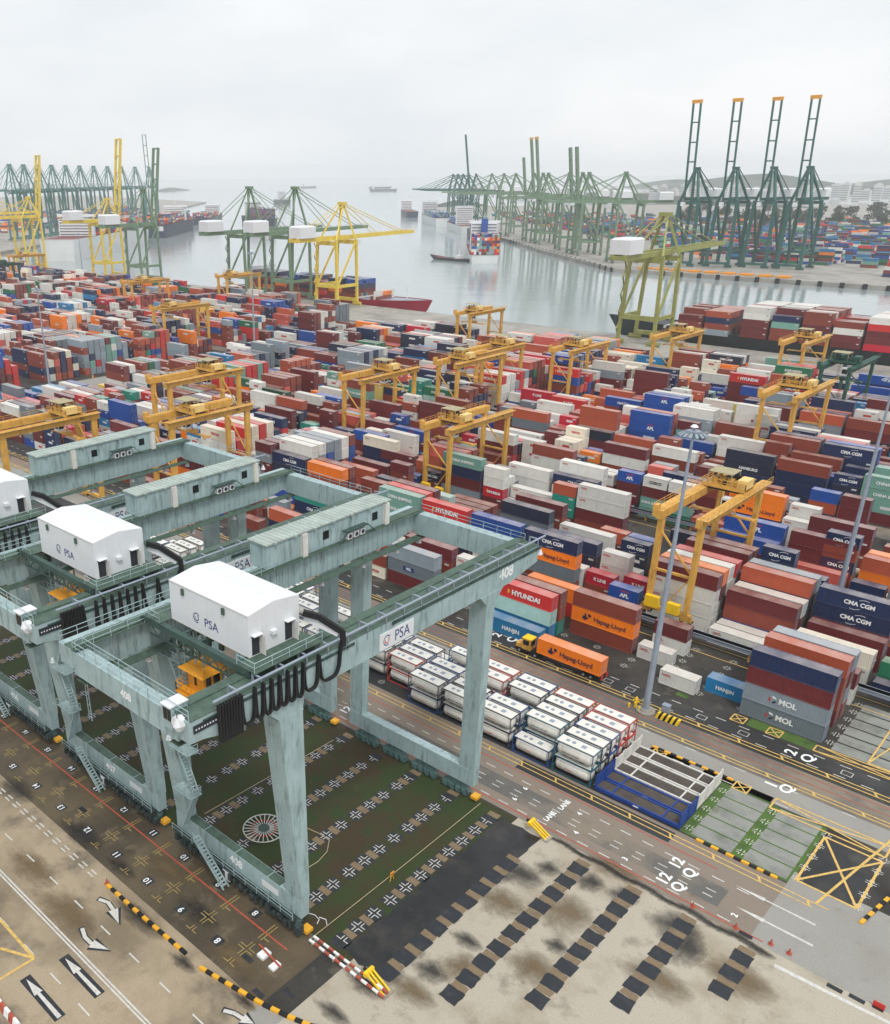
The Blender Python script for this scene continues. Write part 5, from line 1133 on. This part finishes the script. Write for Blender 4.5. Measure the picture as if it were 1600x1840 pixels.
def buffer_stop(x, y, rot, lab):
    t = thing('buffer_stop', lab, 'buffer', (x, y, 0), rot, 'yellow buffer stops at the runway ends'); g = MB()
    for yy in (-.45, 0, .45): g.bar((1.6, yy, .05), (-.9, yy, 1.35), .2); 
    g.build('strut', M['yellow_bright'], t); g = MB(); g.box(-1.2, -.7, 1.0, -.8, .7, 1.55); g.build('head', M['yellow_bright'], t)
    g = MB(); g.box(1.3, -.8, 0, 1.9, .8, .18); g.build('base', M['concrete_block'], t); g = MB(); g.tube((-1.7, 0, 1.28), (-1.2, 0, 1.28), .2, n=8); g.build('bumper', M['black'], t)
buffer_stop(-43.4, 52.3, 0, 'yellow buffer stop at the end of the red and white barrier'); buffer_stop(-44.0, 85.1, 0, 'yellow buffer stop beside the road lanes past the far leg')
t = thing('lane_barrier', 'orange and white plastic barrier in the bottom left corner', 'barrier', (-70.5, 23.2, 0)); g = MB()
for i in range(8): g.mi = i % 2; g.prism([(-.35, 0), (.35, 0), (.14, .9), (-.14, .9)], 'x', .9*i-2.5, .9*i-1.6)
g.build('block', [M['red_line'], M['white_mark']], t)
t = thing('lane_gate', 'low orange and white folding gate lying beside the runway end', 'barrier', (-54.2, 46.8, 0)); g = MB(); g.bar((-1.9, .3, .5), (2.2, -.2, .5), .16); g.build('arm', M['red_line'], t); g = MB(); g.box(-1.2, -.7, 0, -.2, .6, .35); g.box(.9, -.9, 0, 1.7, .3, .3); g.build('panel', M['white_mark'], t)
t = thing('ground_sign', 'small red ground sign at the bottom right corner', 'sign', (at(1578, 1812)[0], at(1578, 1812)[1], 0)); g = MB(); g.box(-.5, -.25, 0, .5, .25, .12); g.build('base', M['black'], t); g = MB(); g.box(-.55, -.04, .12, .55, .04, .8); g.build('panel', M['red_mark'], t)
for i, (px, py) in enumerate(((1245, 1630), (1322, 1668), (1385, 1697), (1418, 1714))):
    x, y, _ = at(px, py); g = MB(); g.tube((0, 0, .05), (0, 0, .75), .2, .05, 10); g.box(-.26, -.26, 0, .26, .26, .05)
    tag(g.build('traffic_cone', M['red_line'], None, (x, y, .03)), ('orange cone farthest left along the black gutter', 'orange cone second from left along the black gutter', 'orange cone third from left along the black gutter', 'orange cone nearest the end of the black gutter')[i], 'cone', 'cones along the gutter')
g = MB(); x, y, _ = at(193, 1588); g.tube((0, 0, .05), (0, 0, .8), .22, .05, 10); g.box(-.28, -.28, 0, .28, .28, .05); tag(g.build('traffic_cone', M['red_line'], None, (x, y, .03)), 'orange cone standing at the left end of the striped kerb', 'cone')
# ================================================================== QUAY CRANES
def quay_crane(x, y, rot, lab, mat, up=False, s=1.0, wide=19, gauge=19, hb=42.0, ap=62.0, back=28, out=64, cat='quay crane', house='white', top=None, grp='quay cranes along the waterfront', tip=None):
    """local frame: rails along x, boom along +y over the water, land legs at y=0"""
    t = thing('quay_crane', lab, 'crane', (x, y, 0), rot, grp); m = M[mat]; h = wide/2; w_ = 1.5*s
    for yy in (0, gauge):
        for sx in (-h, h):
            g = MB(); g.taper((sx-w_/2, yy-w_/2, sx+w_/2, yy+w_/2), 2.2, (sx*.86-w_/2, yy-w_/2, sx*.86+w_/2, yy+w_/2), hb); g.build('leg', m, t)
            g = MB(); g.box(sx-3.4, yy-.6, .9, sx+3.4, yy+.6, 2.2)
            for k in range(6): g.tube((sx-3+1.2*k, yy-.4, .5), (sx-3+1.2*k, yy+.4, .5), .5, n=8)
            g.build('bogie', m, t)
        g = MB(); g.box(-h, yy-.8, 12, h, yy+.8, 14.2) if yy == 0 else g.box(-h, yy-.8, 2.4, h, yy+.8, 4.4); g.build('portal_beam', m, t)
        g = MB(); g.box(-h*.9, yy-.8, hb-3, h*.9, yy+.8, hb-.6); g.build('portal_beam', m, t)
    for sx in (-h, h):
        g = MB(); g.box(sx*.97-.6, 0, 12.2, sx*.97+.6, gauge, 14); g.bar((sx*.96, 1, 14), (sx*.88, gauge-1, hb-2), 1.0*s); g.build('side_brace', m, t)
    g = MB()
    for sx in (-3.2, 3.2): g.box(sx-.7, -back, hb-.2, sx+.7, gauge+3, hb+2.2)
    for yy in (-back, -back/2, 0, gauge/2, gauge): g.box(-3.2, yy-.4, hb, 3.2, yy+.4, hb+1.8)
    g.build('girder', m, t)
    g = MB(); Lb = out
    for sx in (-3.2, 3.2):
        g.bar((sx, 0, 0), (sx, Lb, 0), 1.2, 1.9)
    for k in range(5): g.bar((-3.2, Lb*(k+1)/5-.6, 0), (3.2, Lb*(k+1)/5-.6, 0), .9, 1.4)
    g.rail((4.0, 0, .9), (4.0, Lb, .9), 1.1, 6, .08)
    b = g.build('boom', m, t, (0, gauge+3, hb+1.1), (math.radians(82) if up else math.radians(.6), 0, 0))
    if tip: g = MB(); g.box(-4.2, Lb-1.5, -1.2, 4.2, Lb+1.2, 1.4); g.build('tip', M[tip], b)
    g = MB(); a0 = (0, gauge*.75, ap)
    for sx in (-h*.8, h*.8): g.bar((sx, gauge, hb), (sx*.14, gauge*.75, ap), 1.1*s); g.bar((sx, 1, hb), (sx*.14, gauge*.75, ap), .9*s)
    g.box(-3, gauge*.75-1.3, ap-.6, 3, gauge*.75+1.3, ap+1.2); g.build('apex_frame', m, t)
    g = MB()
    for sx in (-2.6, 2.6):
        g.bar((sx, gauge*.75, ap), (sx, -back+2, hb+2), .35*s)
        if not up: g.bar((sx, gauge*.75, ap), (sx, gauge+out*.45, hb+2), .3*s); g.bar((sx, gauge*.75, ap), (sx, gauge+out*.9, hb+2), .35*s)
    g.build('stay', m, t)
    if house:
        g = MB(); g.box(-5, -back+1.5, hb+2.3, 5, -back+15, hb+8.6); g.add([(-5, -back+1.5, hb+8.6), (5, -back+1.5, hb+8.6), (5, -back+15, hb+8.6), (-5, -back+15, hb+8.6), (-4, -back+2.5, hb+9.4), (4, -back+2.5, hb+9.4), (4, -back+14, hb+9.4), (-4, -back+14, hb+9.4)], [(0, 1, 5, 4), (1, 2, 6, 5), (2, 3, 7, 6), (3, 0, 4, 7), (4, 5, 6, 7)]); g.build('machinery_house', M[house], t)
    g = MB(); g.box(.5, gauge+6, hb-4.5, 3.2, gauge+10, hb-1.2); g.build('operator_cab', M['white'], t)
    g = MB(); r = -h-.8
    for k in range(9):
        z0 = 3+k*(hb-5)/9; z1 = 3+(k+1)*(hb-5)/9; a, b_ = (-1.2, 1.2) if k % 2 else (1.2, -1.2); g.bar((r, a, z0), (r, b_, z1), .8, .2); g.box(r-.6, b_-.5, z1-.1, r+.6, b_+.5, z1)
    g.build('stairway', m, t)
    return t
quay_crane(-509, 436, 0, 'grey green quay crane, left one of the pair with white houses by the red ship', 'sts_green', ap=71, hb=42, out=62, back=30)
quay_crane(-463, 436, 0, 'grey green quay crane, right one of the pair with white houses by the red ship', 'sts_green', ap=71, hb=43, out=62, back=30)
quay_crane(-420, 436, 0, 'yellow quay crane with lowered boom over the red ship', 'sts_yellow', ap=62, hb=41, out=62, back=30)
quay_crane(-205, 436, 0, 'lime and green quay crane with white house beside the black ship bow', 'sts_gy', ap=60, hb=42, out=62, back=30)
quay_crane(-815, 434, 0, 'yellow quay crane with raised boom nearest the left edge', 'sts_yellow', True, ap=62, hb=45, out=52, back=26, house=None)
quay_crane(-685, 434, 0, 'yellow quay crane with tall raised boom and white house at left', 'sts_yellow', True, ap=62, hb=45, out=62, back=28)
quay_crane(-636, 436, 0, 'grey green quay crane with raised boom at left beside the open water', 'sts_green', True, ap=70, hb=43, out=56, back=28)
quay_crane(-905, 434, 0, 'yellow quay crane with level boom cut by the left edge', 'sts_yellow', False, ap=62, hb=45, out=52, back=26, house=None)
# ================================================================== FAR TERMINALS
def land(name, pts, mat, z=-.2):
    g = MB(); n = len(pts); vs = [(p[0], p[1], z) for p in pts]+[(p[0], p[1], -6) for p in pts]
    g.add(vs, [tuple(range(n))]+[(i, (i+1) % n, n+(i+1) % n, n+i) for i in range(n)]); return struct(g.build(name, M[mat]))
land('far_terminal_ground', [(420, 798), (-405, 798), (-560, 935), (-700, 1075), (-1150, 1500), (-1600, 2050), (-1300, 2500), (-400, 3000), (1400, 2600), (1400, 798)], 'quay')
land('left_terminal_ground', [(-1000, 457), (-1000, -200), (-4200, -200), (-4200, 2600), (-2600, 2100), (-2150, 1640), (-1330, 880), (-1020, 500)], 'quay')
for i in range(46):
    x = 330-16*i; g = MB(); g.box(-1.6, -.9, -3.4, 1.6, 0, .6); g.box(-.9, -1.3, -2.6, .9, -.9, .2)
    tag(g.build('quay_fender', M['black'], None, (x, 797.9, -.2)), 'dark rubber fender on the straight far quay wall', 'fender', 'fenders along the straight far quay wall')
for i in range(26):
    u = i/26; x, y = -408-292*u, 801+274*u; g = MB(); g.box(-1.6, -.9, -3.4, 1.6, 0, .6); g.box(-.9, -1.3, -2.6, .9, -.9, .2)
    o = g.build('quay_fender', M['black'], None, (x-.4, y-.4, -.2), (0, 0, -math.atan2(274, 292))); tag(o, 'dark rubber fender on the slanting far quay wall', 'fender', 'fenders along the slanting far quay wall')
GW = {0: 'leftmost', 1: 'second from left', 2: 'third from left', 3: 'rightmost'}
for i, (x, y) in enumerate(((-370, 882), (-340, 893), (-312, 905), (-284, 910))):
    quay_crane(x, y, PI, 'dark green quay crane with raised orange-tipped boom, %s of four' % GW[i], 'far_green', True, 1.7, wide=20, gauge=26, hb=56, ap=82, back=34, out=78, tip='orange', grp='green quay cranes with raised orange tipped booms')
for i in range(9):
    x = -382+15*i; g = MB(); g.box(-4.6, -5.5, 0, 4.6, 5.5, .9); g.box(-4.9, -5.7, .9, 4.9, 5.7, 1.2)
    for k in range(4): g.box(-4.4, -5+2.8*k, 1.2, 4.4, -4.4+2.8*k, 1.5)
    tag(g.build('hatch_cover', M['orange'], None, (x, 812, -.2)), 'flat orange hatch cover lying on the far quay below the green cranes', 'hatch cover', 'orange hatch covers on the far quay')
sl = math.atan2(-292, 274)            # along the slanting quay
def on_quay(u, back=24): return (-405-292/274*u*.7-(-.0), 798+u*.7)
nrm = (math.cos(math.radians(43)), math.sin(math.radians(43)))
def slant(u, off): return (-405-.7275*u+.686*off, 798+.686*u+.7275*off)
ROTQ = math.atan2(-.686, -.7275)-PI/2+0  # boom (+y) turned towards the water
def far_crane(u, off, lab, up, mat='sts_green', **k):
    x, y = slant(u, off); v = Vector((-.686, -.7275)); r = math.atan2(v.y, v.x)-PI/2
    a = dict(wide=18, gauge=24, hb=53, ap=79, back=30, out=66, s=1.3); a.update(k)
    quay_crane(x, y, r, lab, mat, up, grp='quay cranes of the far terminal', **a)
for u, off, up, lab, kw in ((150, 34, True, 'green quay crane with raised boom, right one of the close pair past the container ship', dict(out=50)), (172, 34, True, 'green quay crane with raised boom, left one of the close pair past the container ship', dict(out=50)),
    (310, 36, True, 'slim green quay crane with raised boom, right of the centre far trio', dict(out=64, tip='yellow')), (334, 36, True, 'slim green quay crane with raised boom, middle of the centre far trio', dict(out=64, tip='yellow')), (375, 36, True, 'shorter green quay crane with raised boom, left of the centre far trio', dict(out=44)),
    (470, 36, False, 'far green quay crane with level boom, nearest of the level ones', {}), (540, 36, False, 'far green quay crane with level boom, second of the level ones', {}), (620, 36, False, 'far green quay crane with level boom, third of the level ones', {}), (740, 36, True, 'distant blue grey quay crane with a single raised boom', dict(out=84, mat='far_green')),
    (800, 36, False, 'distant quay crane with level boom, fourth of the level ones', dict(mat='far_green')), (850, 36, False, 'distant quay crane with level boom, fifth of the level ones', dict(mat='far_green')), (900, 36, False, 'distant quay crane with level boom, sixth of the level ones', dict(mat='far_green')), (950, 36, False, 'distant quay crane with level boom, farthest of the level ones', dict(mat='far_green')),
    (60, 40, False, 'green quay crane with level boom and white house, by the bend of the far quay', {}), (225, 36, False, 'green quay crane with white house behind the raised pair', {})):
    m_ = kw.pop('mat', 'sts_green'); far_crane(u, off, lab, up, m_, **kw)
LW = ['first', 'second', 'third', 'fourth', 'fifth', 'sixth', 'seventh', 'eighth', 'ninth', 'tenth', 'eleventh', 'twelfth']
for i in range(11):
    x, y, _ = at(44+23.5*i, 430-3.2*i, -.2); v = Vector((.68, -.73)); r = math.atan2(v.y, v.x)-PI/2
    quay_crane(x, y, r, 'hazy blue green quay crane with level boom, %s from the left edge at left terminal' % LW[i], 'hazed_teal', i == 10, 1.5, wide=18, gauge=28, hb=62, ap=95, back=36, out=88, grp='quay cranes of the left terminal')
# containers of the far terminals: one mass each
def far_mass(name, lab, cells, seed, pal):
    g = MB(); r = random.Random(seed); cols = []
    for (x, y, rot, n) in cells:
        c, s = math.cos(rot), math.sin(rot); z = -.2
        for t in range(n):
            q = [(0, 0), (12.2, 0), (12.2, 2.44), (0, 2.44)]; p = [(x+a*c-b*s, y+a*s+b*c) for a, b in q]
            g.hexa([(a, b, z) for a, b in p]+[(a, b, z+2.7) for a, b in p]); z += 2.72
            k = r.choice(pal); f = r.uniform(.8, 1.15); cols += [tuple(v*f for v in lin(*PAL[k])[:3])+(1,)]*6
    me = g.mesh(name, M['boxes']); a = me.attributes.new('paint', 'FLOAT_COLOR', 'FACE'); a.data.foreach_set('color', [v for c in cols for v in c])
    o = link(name, me); stuff(o); tag(o, lab, 'containers')
r = random.Random(9); cells = []
for j in range(54):
    y = 945+j*11+(j//5)*14
    x = 380-260*r.random()*0
    x = 420
    while x > -1250:
        x -= 13.5
        inside = (x+405)*.686+(y-798)*.7275 > 130 if x < -405 else True
        if not inside: continue
        if (x // 70) % 4 == 0 and r.random() < .8: continue
        n = r.choice([0, 1, 2, 3, 3, 4, 4, 5]); p = pix(x, y, 4)
        if n and p[2] > 0 and -20 < p[0] < 1640: cells.append((x, y+r.uniform(-1, 1), 0, n)); cells.append((x, y+2.8, 0, max(1, n-1)))
for i in range(34): cells.append((-215+13.2*(i % 8)+10, 868+2.9*(i//8), 0, r.choice([2, 3, 4, 5])))
far_mass('far_terminal_containers', 'hazy mass of mostly blue and red containers filling the far right terminal', cells, 4, ['blue', 'blue', 'azure', 'brown', 'dkred', 'red', 'white', 'grey', 'navy', 'navy', 'orange', 'sea', 'white', 'green', 'dkgreen'])
cells = []
for j in range(26):
    for k in range(26):
        x, y = -1380-26*k-j*6, 520+j*34+k*4
        if x < -1060-(y-500)*.95-40: cells.append((x, y, .3, r.choice([2, 3, 4])))
far_mass('left_terminal_containers', 'hazy mass of containers behind the ships at the left terminal', cells, 5, ['brown', 'dkred', 'white', 'blue', 'grey', 'navy', 'orange'])
# ================================================================== SHIPS
def ship(name, x, y, rot, L, B, D, mat, lab, sup=None, boxes=None, deck_mat='deck_red', bow_rake=9, supw=.9, suph=18, funnel=None, band=None, seed=1, flat_stern=True):
    """hull with its bow towards +x; origin amidships at the waterline"""
    t = thing('ship' if L > 60 else name, lab, 'ship', (x, y, -3.6), rot)
    st = [(-.5, .86), (-.46, .97), (-.35, 1), (0, 1), (.28, 1), (.38, .82), (.45, .46), (.5, .04)]
    vs = []; fs = []; n = len(st)
    for i, (u, w_) in enumerate(st):
        rk = bow_rake*max(0, (u-.3)/.2)**2; sh = 2.2*max(0, (u-.25)/.25)**1.5
        for sg in (-1, 1):
            wl = w_*(.93 if u < .3 else .6+.33*(.5-u)/.2 if u < .5 else .6)
            vs += [(u*L, sg*wl*B/2, -1.5), (u*L+rk*.5, sg*(wl*.5+w_*.5)*B/2, D*.4), (u*L+rk, sg*w_*B/2, D+sh)]
    for i in range(n-1):
        a, b = i*6, (i+1)*6
        for s_ in (0, 3):
            for k in (0, 1): fs.append((a+s_+k, b+s_+k, b+s_+k+1, a+s_+k+1))
    fs += [(0, 1, 4, 3), (1, 2, 5, 4), ((n-1)*6, (n-1)*6+1, (n-1)*6+4, (n-1)*6+3), ((n-1)*6+1, (n-1)*6+2, (n-1)*6+5, (n-1)*6+4)]
    g = MB(); g.add(vs, fs); g.build('hull', M[mat], t)
    g = MB(); k0 = len(st)
    dv = []; 
    for i, (u, w_) in enumerate(st):
        rk = bow_rake*max(0, (u-.3)/.2)**2; dv += [(u*L+rk-.2, -w_*B/2*.98, D-.5+2.2*max(0, (u-.25)/.25)**1.5), (u*L+rk-.2, w_*B/2*.98, D-.5+2.2*max(0, (u-.25)/.25)**1.5)]
    g.add(dv, [(2*i, 2*i+2, 2*i+3, 2*i+1) for i in range(n-1)]); g.build('deck', M[deck_mat], t)
    if band: 
        g = MB(); g.box(-.5*L-.02, -.42*B, D*.3, -.5*L, .42*B, D*.55); g.build('stern_band', M[band], t)
    if sup is not None:
        sx = sup*L; g = MB(); wv = B*supw/2
        for k in range(int(suph/3)): g.box(sx-4.5+.25*k, -wv+.0*k, D+3*k, sx+4.5-.35*k, wv, D+3*k+2.9)
        g.box(sx+1, -B/2-.5, D+suph, sx+4, B/2+.5, D+suph+2.6); s_ = g.build('superstructure', M['white'], t)
        g = MB()
        for k in range(int(suph/3)): g.box(sx+4.5-.35*k, -wv+1, D+3*k+1.2, sx+4.53-.35*k, wv-1, D+3*k+2.1); g.box(sx-4.53+.25*k, -wv+1, D+3*k+1.2, sx-4.5+.25*k, wv-1, D+3*k+2.1)
        g.build('window_band', M['glass'], s_)
        g = MB(); g.tube((sx, 0, D+suph), (sx, 0, D+suph+11), .4, .2, 6); g.bar((sx, -3, D+suph+7), (sx, 3, D+suph+7), .3); g.build('mast', M['white'], t)
        if funnel: g = MB(); g.box(sx-12, -3.4, D, sx-6, 3.4, D+suph+5); g.build('funnel', M[funnel], t)
    if boxes:
        g = MB(); r = random.Random(seed); cols = []
        for (u0, u1, ht, pal) in boxes:
            nb = max(1, int((u1-u0)*L/13.4)); nw = int(B*.94/2.5)
            for i in range(nb):
                for j in range(nw):
                    hh = max(1, ht-r.choice([0, 0, 1]))
                    for k in range(hh):
                        xx = u0*L+13.4*i; yy = -nw*1.25+2.5*j
                        if max(abs(yy), abs(yy+2.5)) > B/2*(1 if u1 < .3 else .8): continue
                        g.box(xx, yy, D+.3+2.7*k, xx+12.2, yy+2.42, D+.3+2.7*k+2.62); f = r.uniform(.8, 1.15); cols += [tuple(v*f for v in lin(*PAL[r.choice(pal)])[:3])+(1,)]*6
        me = g.mesh('deck_cargo', M['boxes']); a = me.attributes.new('paint', 'FLOAT_COLOR', 'FACE'); a.data.foreach_set('color', [v for c in cols for v in c]); o = link('deck_cargo', me, t); o['kind'] = 'stuff'
    return t
MIX = ['brown', 'dkred', 'red', 'navy', 'blue', 'white', 'grey', 'orange', 'sea']
t = ship('ship', -456, 474.5, 0, 172, 25, 6.6, 'hull_red', 'red hulled container ship moored at the near quay below the yellow quay crane', -.42, deck_mat='steel', suph=12, bow_rake=7)
g = MB(); g.box(52, -10.5, 6.6, 52.6, 10.5, 12.0); g.box(38, -11.8, 6.6, 39, 11.8, 7.5); g.build('breakwater', M['rack_white'], t)
g = MB(); g.tube((72, 0, 8.2), (72, 0, 17), .35, .2, 8); g.bar((72, -1.6, 14), (72, 1.6, 14), .3); g.build('foremast', M['white'], t)
t = ship('ship', -66, 478.5, PI, 330, 32, 8.6, 'hull_black', 'black hulled container ship moored at right, loaded with tall brown and white stacks', -.42, deck_mat='hull_black', suph=22, bow_rake=11)
g = MB()
for k in range(3): g.box(118+10*k, -12, 8.4, 119+10*k, 12, 9.6)
g.tube((150, 0, 10), (150, 0, 19), .4, .2, 8); g.build('foremast', M['hull_white'], t)
t = ship('ship', -602, 872, math.atan2(.80, -.60), 190, 31, 8, 'hull_white', 'container ship seen from astern in mid channel with a blue funnel', -.16, [(-.49, -.24, 7, MIX), (-.1, .36, 5, MIX)], funnel='blue_funnel', suph=27, seed=3)
t = ship('harbour_barge', -592, 803, math.atan2(.1, -1), 44, 10, 2.6, 'hull_black', 'low dark harbour barge alongside the stern of the blue funnelled ship', None, suph=6)
g = MB(); g.box(-14, -3, 2.6, -8, 3, 6); g.tube((-11, 0, 6), (-11, 0, 12), .3, .15, 6); g.build('deckhouse', M['white'], t)
t = ship('ship', -735, 1070, math.atan2(.70, -.71)+PI, 150, 26, 13, 'hull_navy', 'dark blue ship with red waterline and tan deckhouse moored at the far quay', .2, [(-.35, .1, 4, ['blue', 'blue', 'navy'])], suph=12, seed=4)
g = MB(); g.box(10, -8, 13, 24, 8, 17); g.build('deckhouse', M['orange'], t)
ship('ship', -900, 1240, math.atan2(.70, -.71), 170, 28, 12, 'hull_white', 'pale ship with tall white superstructure behind the blue funnelled ship', -.2, [(-.1, .3, 3, ['blue', 'blue', 'azure'])], suph=24, seed=5)
ship('ship', -1090, 1420, math.atan2(.70, -.71), 240, 32, 14, 'hull_white', 'long grey ship berthed at the far terminal with a white block deckhouse', .3, [(-.4, .2, 3, ['sea', 'grey', 'blue'])], suph=22, seed=6)
ship('ship', -1330, 1640, math.atan2(.70, -.71), 160, 26, 12, 'hull_navy', 'small dark ship farthest along the far terminal quay', .3, None, suph=18, seed=7)
ship('ship', -1010, 655, math.atan2(.79, -.61), 320, 44, 22, 'hull_white', 'huge white hulled container ship berthed at the left terminal', -.3, [(-.24, .36, 5, MIX)], suph=20, seed=8)
ship('ship', -1240, 930, math.atan2(.76, -.65), 260, 38, 18, 'hull_navy', 'dark hulled container ship beyond the huge white ship at left', .1, [(-.4, .3, 5, MIX)], suph=20, seed=9)
ship('ship', -1480, 1200, math.atan2(.76, -.65), 220, 32, 12, 'hull_navy', 'small hazy container ship farthest along the left terminal', .2, [(-.4, .1, 3, MIX)], suph=18, seed=10)
ship('ship', -1345, 1215, math.atan2(-.68, .73)+.25, 200, 34, 12, 'hull_navy', 'container ship sailing in, seen bow on behind the left green quay crane', -.3, [(-.2, .36, 6, ['brown', 'blue', 'navy', 'dkred'])], suph=24, seed=11)
ship('ship', -2290, 2170, math.atan2(-.68, .73)+.3, 130, 28, 12, 'hull_navy', 'small grey ship sailing in far out in the channel', -.1, None, suph=26, seed=12)
for i, (x, y) in enumerate(((-3600, 4200), (-4400, 5100), (-3900, 5600), (-5200, 5200), (-2900, 5300))):
    ship('ship', x, y, .6+.3*i, 150, 26, 11, 'hull_navy', 'tiny ship lying at anchor near the horizon', -.36, None, suph=18)['group'] = 'ships at anchor near the horizon'
# ================================================================== HILLS, TREES, CITY
def hill(name, x, y, rx, ry, h, seed, rot=0):
    r = random.Random(seed); n = 40; m_ = 7; vs = []; fs = []
    ph = [r.uniform(0, 6.28) for _ in range(6)]
    for j in range(m_+1):
        v = j/m_
        for i in range(n):
            a = 2*PI*i/n; k = 1+.14*sum(math.sin((q+2)*a+ph[q])/(q+1) for q in range(5)); zz = h*(1-(v**1.6))*(1+.25*math.sin(3*a+ph[5]))
            px_, py_ = rx*v*k*math.cos(a), ry*v*k*math.sin(a); vs.append((x+px_*math.cos(rot)-py_*math.sin(rot), y+px_*math.sin(rot)+py_*math.cos(rot), zz-3.7))
    for j in range(m_): fs += [(j*n+i, j*n+(i+1) % n, (j+1)*n+(i+1) % n, (j+1)*n+i) for i in range(n)]
    g = MB(); g.add(vs, fs); return struct(g.build('hill' if h > 20 else 'island', M['hill']))
hill('hill', -1750, 4900, 900, 260, 62, 1, -.7); hill('hill', -700, 5200, 1300, 300, 75, 2, -.6); hill('hill', 300, 4700, 900, 300, 70, 3, -.6); hill('hill', -2500, 5600, 700, 200, 40, 4, -.7)
hill('hill', -230, 2480, 300, 160, 42, 5); hill('island', -1640, 2240, 170, 70, 13, 6, -.7); hill('hill', -1500, 2900, 800, 160, 22, 7, -.5); hill('hill', -150, 2150, 260, 130, 36, 8); hill('hill', -5200, 3900, 500, 120, 16, 9, -.7)
def tower(x, y, wd, dp, h, rot, lab):
    t = thing('tower_block', lab, 'building', (x, y, -.5), rot, 'pale tower blocks on the far shore'); g = MB(); g.box(-wd/2, -dp/2, 0, wd/2, dp/2, h); b_ = g.build('wall', M['city'], t)
    g = MB()
    for k in range(1, int(h/6)): g.box(-wd/2-.1, -dp/2-.2, k*6, wd/2+.1, -dp/2, k*6+2.2)
    g.build('window_band', M['greyglass'], b_); g = MB(); g.box(-wd/4, -dp/4, h, wd/4, dp/4, h+4); g.build('roof_housing', M['city'], t)
M['greyglass'] = plain('grey_glass', lin(120, 130, 138), .3)
r = random.Random(12)
for i in range(30):
    px = 1020+ (i*197) % 470; dd = 2900+(i*83) % 700
    v = rr*((px-CX)/CF)+d_; v = v/np.linalg.norm(v[:2]); tower(v[0]*dd, v[1]*dd, r.uniform(16, 34), 14, r.uniform(24, 52), r.uniform(-.3, .3), 'hazy pale tower block in the row on the far shore')
for i in range(2):
    v = rr*((1588+26*i-CX)/CF)+d_; v = v/np.linalg.norm(v[:2]); tower(v[0]*2300, v[1]*2300, 26, 18, 86+6*i, 0, 'tall pale tower block at the right edge of the far shore')
# trees of the far shore (right), each a trunk with a clumped crown
def crown_mesh(seed, R, n=150):
    r = random.Random(seed); g = MB(); cl = [(r.uniform(-.6, .6), r.uniform(-.6, .6), r.uniform(-.25, .55), r.uniform(.35, .6)) for _ in range(9)]
    for i in range(n):
        cx, cy, cz, cr = r.choice(cl); a = r.uniform(0, 6.28); e = r.uniform(-1.2, 1.5); q = cr*r.uniform(.5, 1)
        p = Vector((cx+q*math.cos(a)*math.cos(e), cy+q*math.sin(a)*math.cos(e), cz+q*math.sin(e)))*R; s = R*r.uniform(.12, .24)
        d1 = Vector((r.uniform(-1, 1), r.uniform(-1, 1), r.uniform(-.4, .4))).normalized()*s; d2 = Vector((r.uniform(-1, 1), r.uniform(-1, 1), r.uniform(-.6, 1))).normalized()*s
        g.add([p-d1, p+d2, p+d1, p-d2], [(0, 1, 2, 3)])
    me = g.mesh('crown', M['leaf']); return me
CR = [crown_mesh(i, 7) for i in range(4)]
tm = MB(); tm.tube((0, 0, 0), (0, 0, 5), .7, .45, 7); tm.bar((0, 0, 4.5), (2, 1, 8), .4); tm.bar((0, 0, 4.2), (-2, -1, 8), .4); TRUNK = tm.mesh('trunk', M['bark'])
for i in range(70):
    px = 1130+r.uniform(0, 480); dd = r.uniform(1500, 2100) if px < 1480 else r.uniform(1150, 2000)
    v = rr*((px-CX)/CF)+d_; v = v/np.linalg.norm(v[:2]); s_ = r.uniform(.9, 1.8)
    t = thing('broadleaf_tree', 'dark green tree on the wooded far shore behind the right terminal', 'tree', (v[0]*dd, v[1]*dd, -.3), r.uniform(0, 6), 'trees of the far right shore'); t.scale = (s_, s_, s_)
    link('trunk', TRUNK, t); link('crown', CR[i % 4], t, (0, 0, 9))
# ================================================================== HAZE
g = MB(); g.box(-9000, -2500, -4.6, 5000, 9000, 175)
m = bpy.data.materials.new('haze_air'); m.use_nodes = True; n_ = m.node_tree.nodes; n_.clear()
pv = n_.new('ShaderNodeVolumePrincipled'); pv.inputs['Color'].default_value = (.975, .985, .995, 1); pv.inputs['Density'].default_value = .00012; pv.inputs['Anisotropy'].default_value = .2
ou = n_.new('ShaderNodeOutputMaterial'); m.node_tree.links.new(pv.outputs['Volume'], ou.inputs['Volume'])
stuff(g.build('haze', m))
bpy.context.view_layer.update()
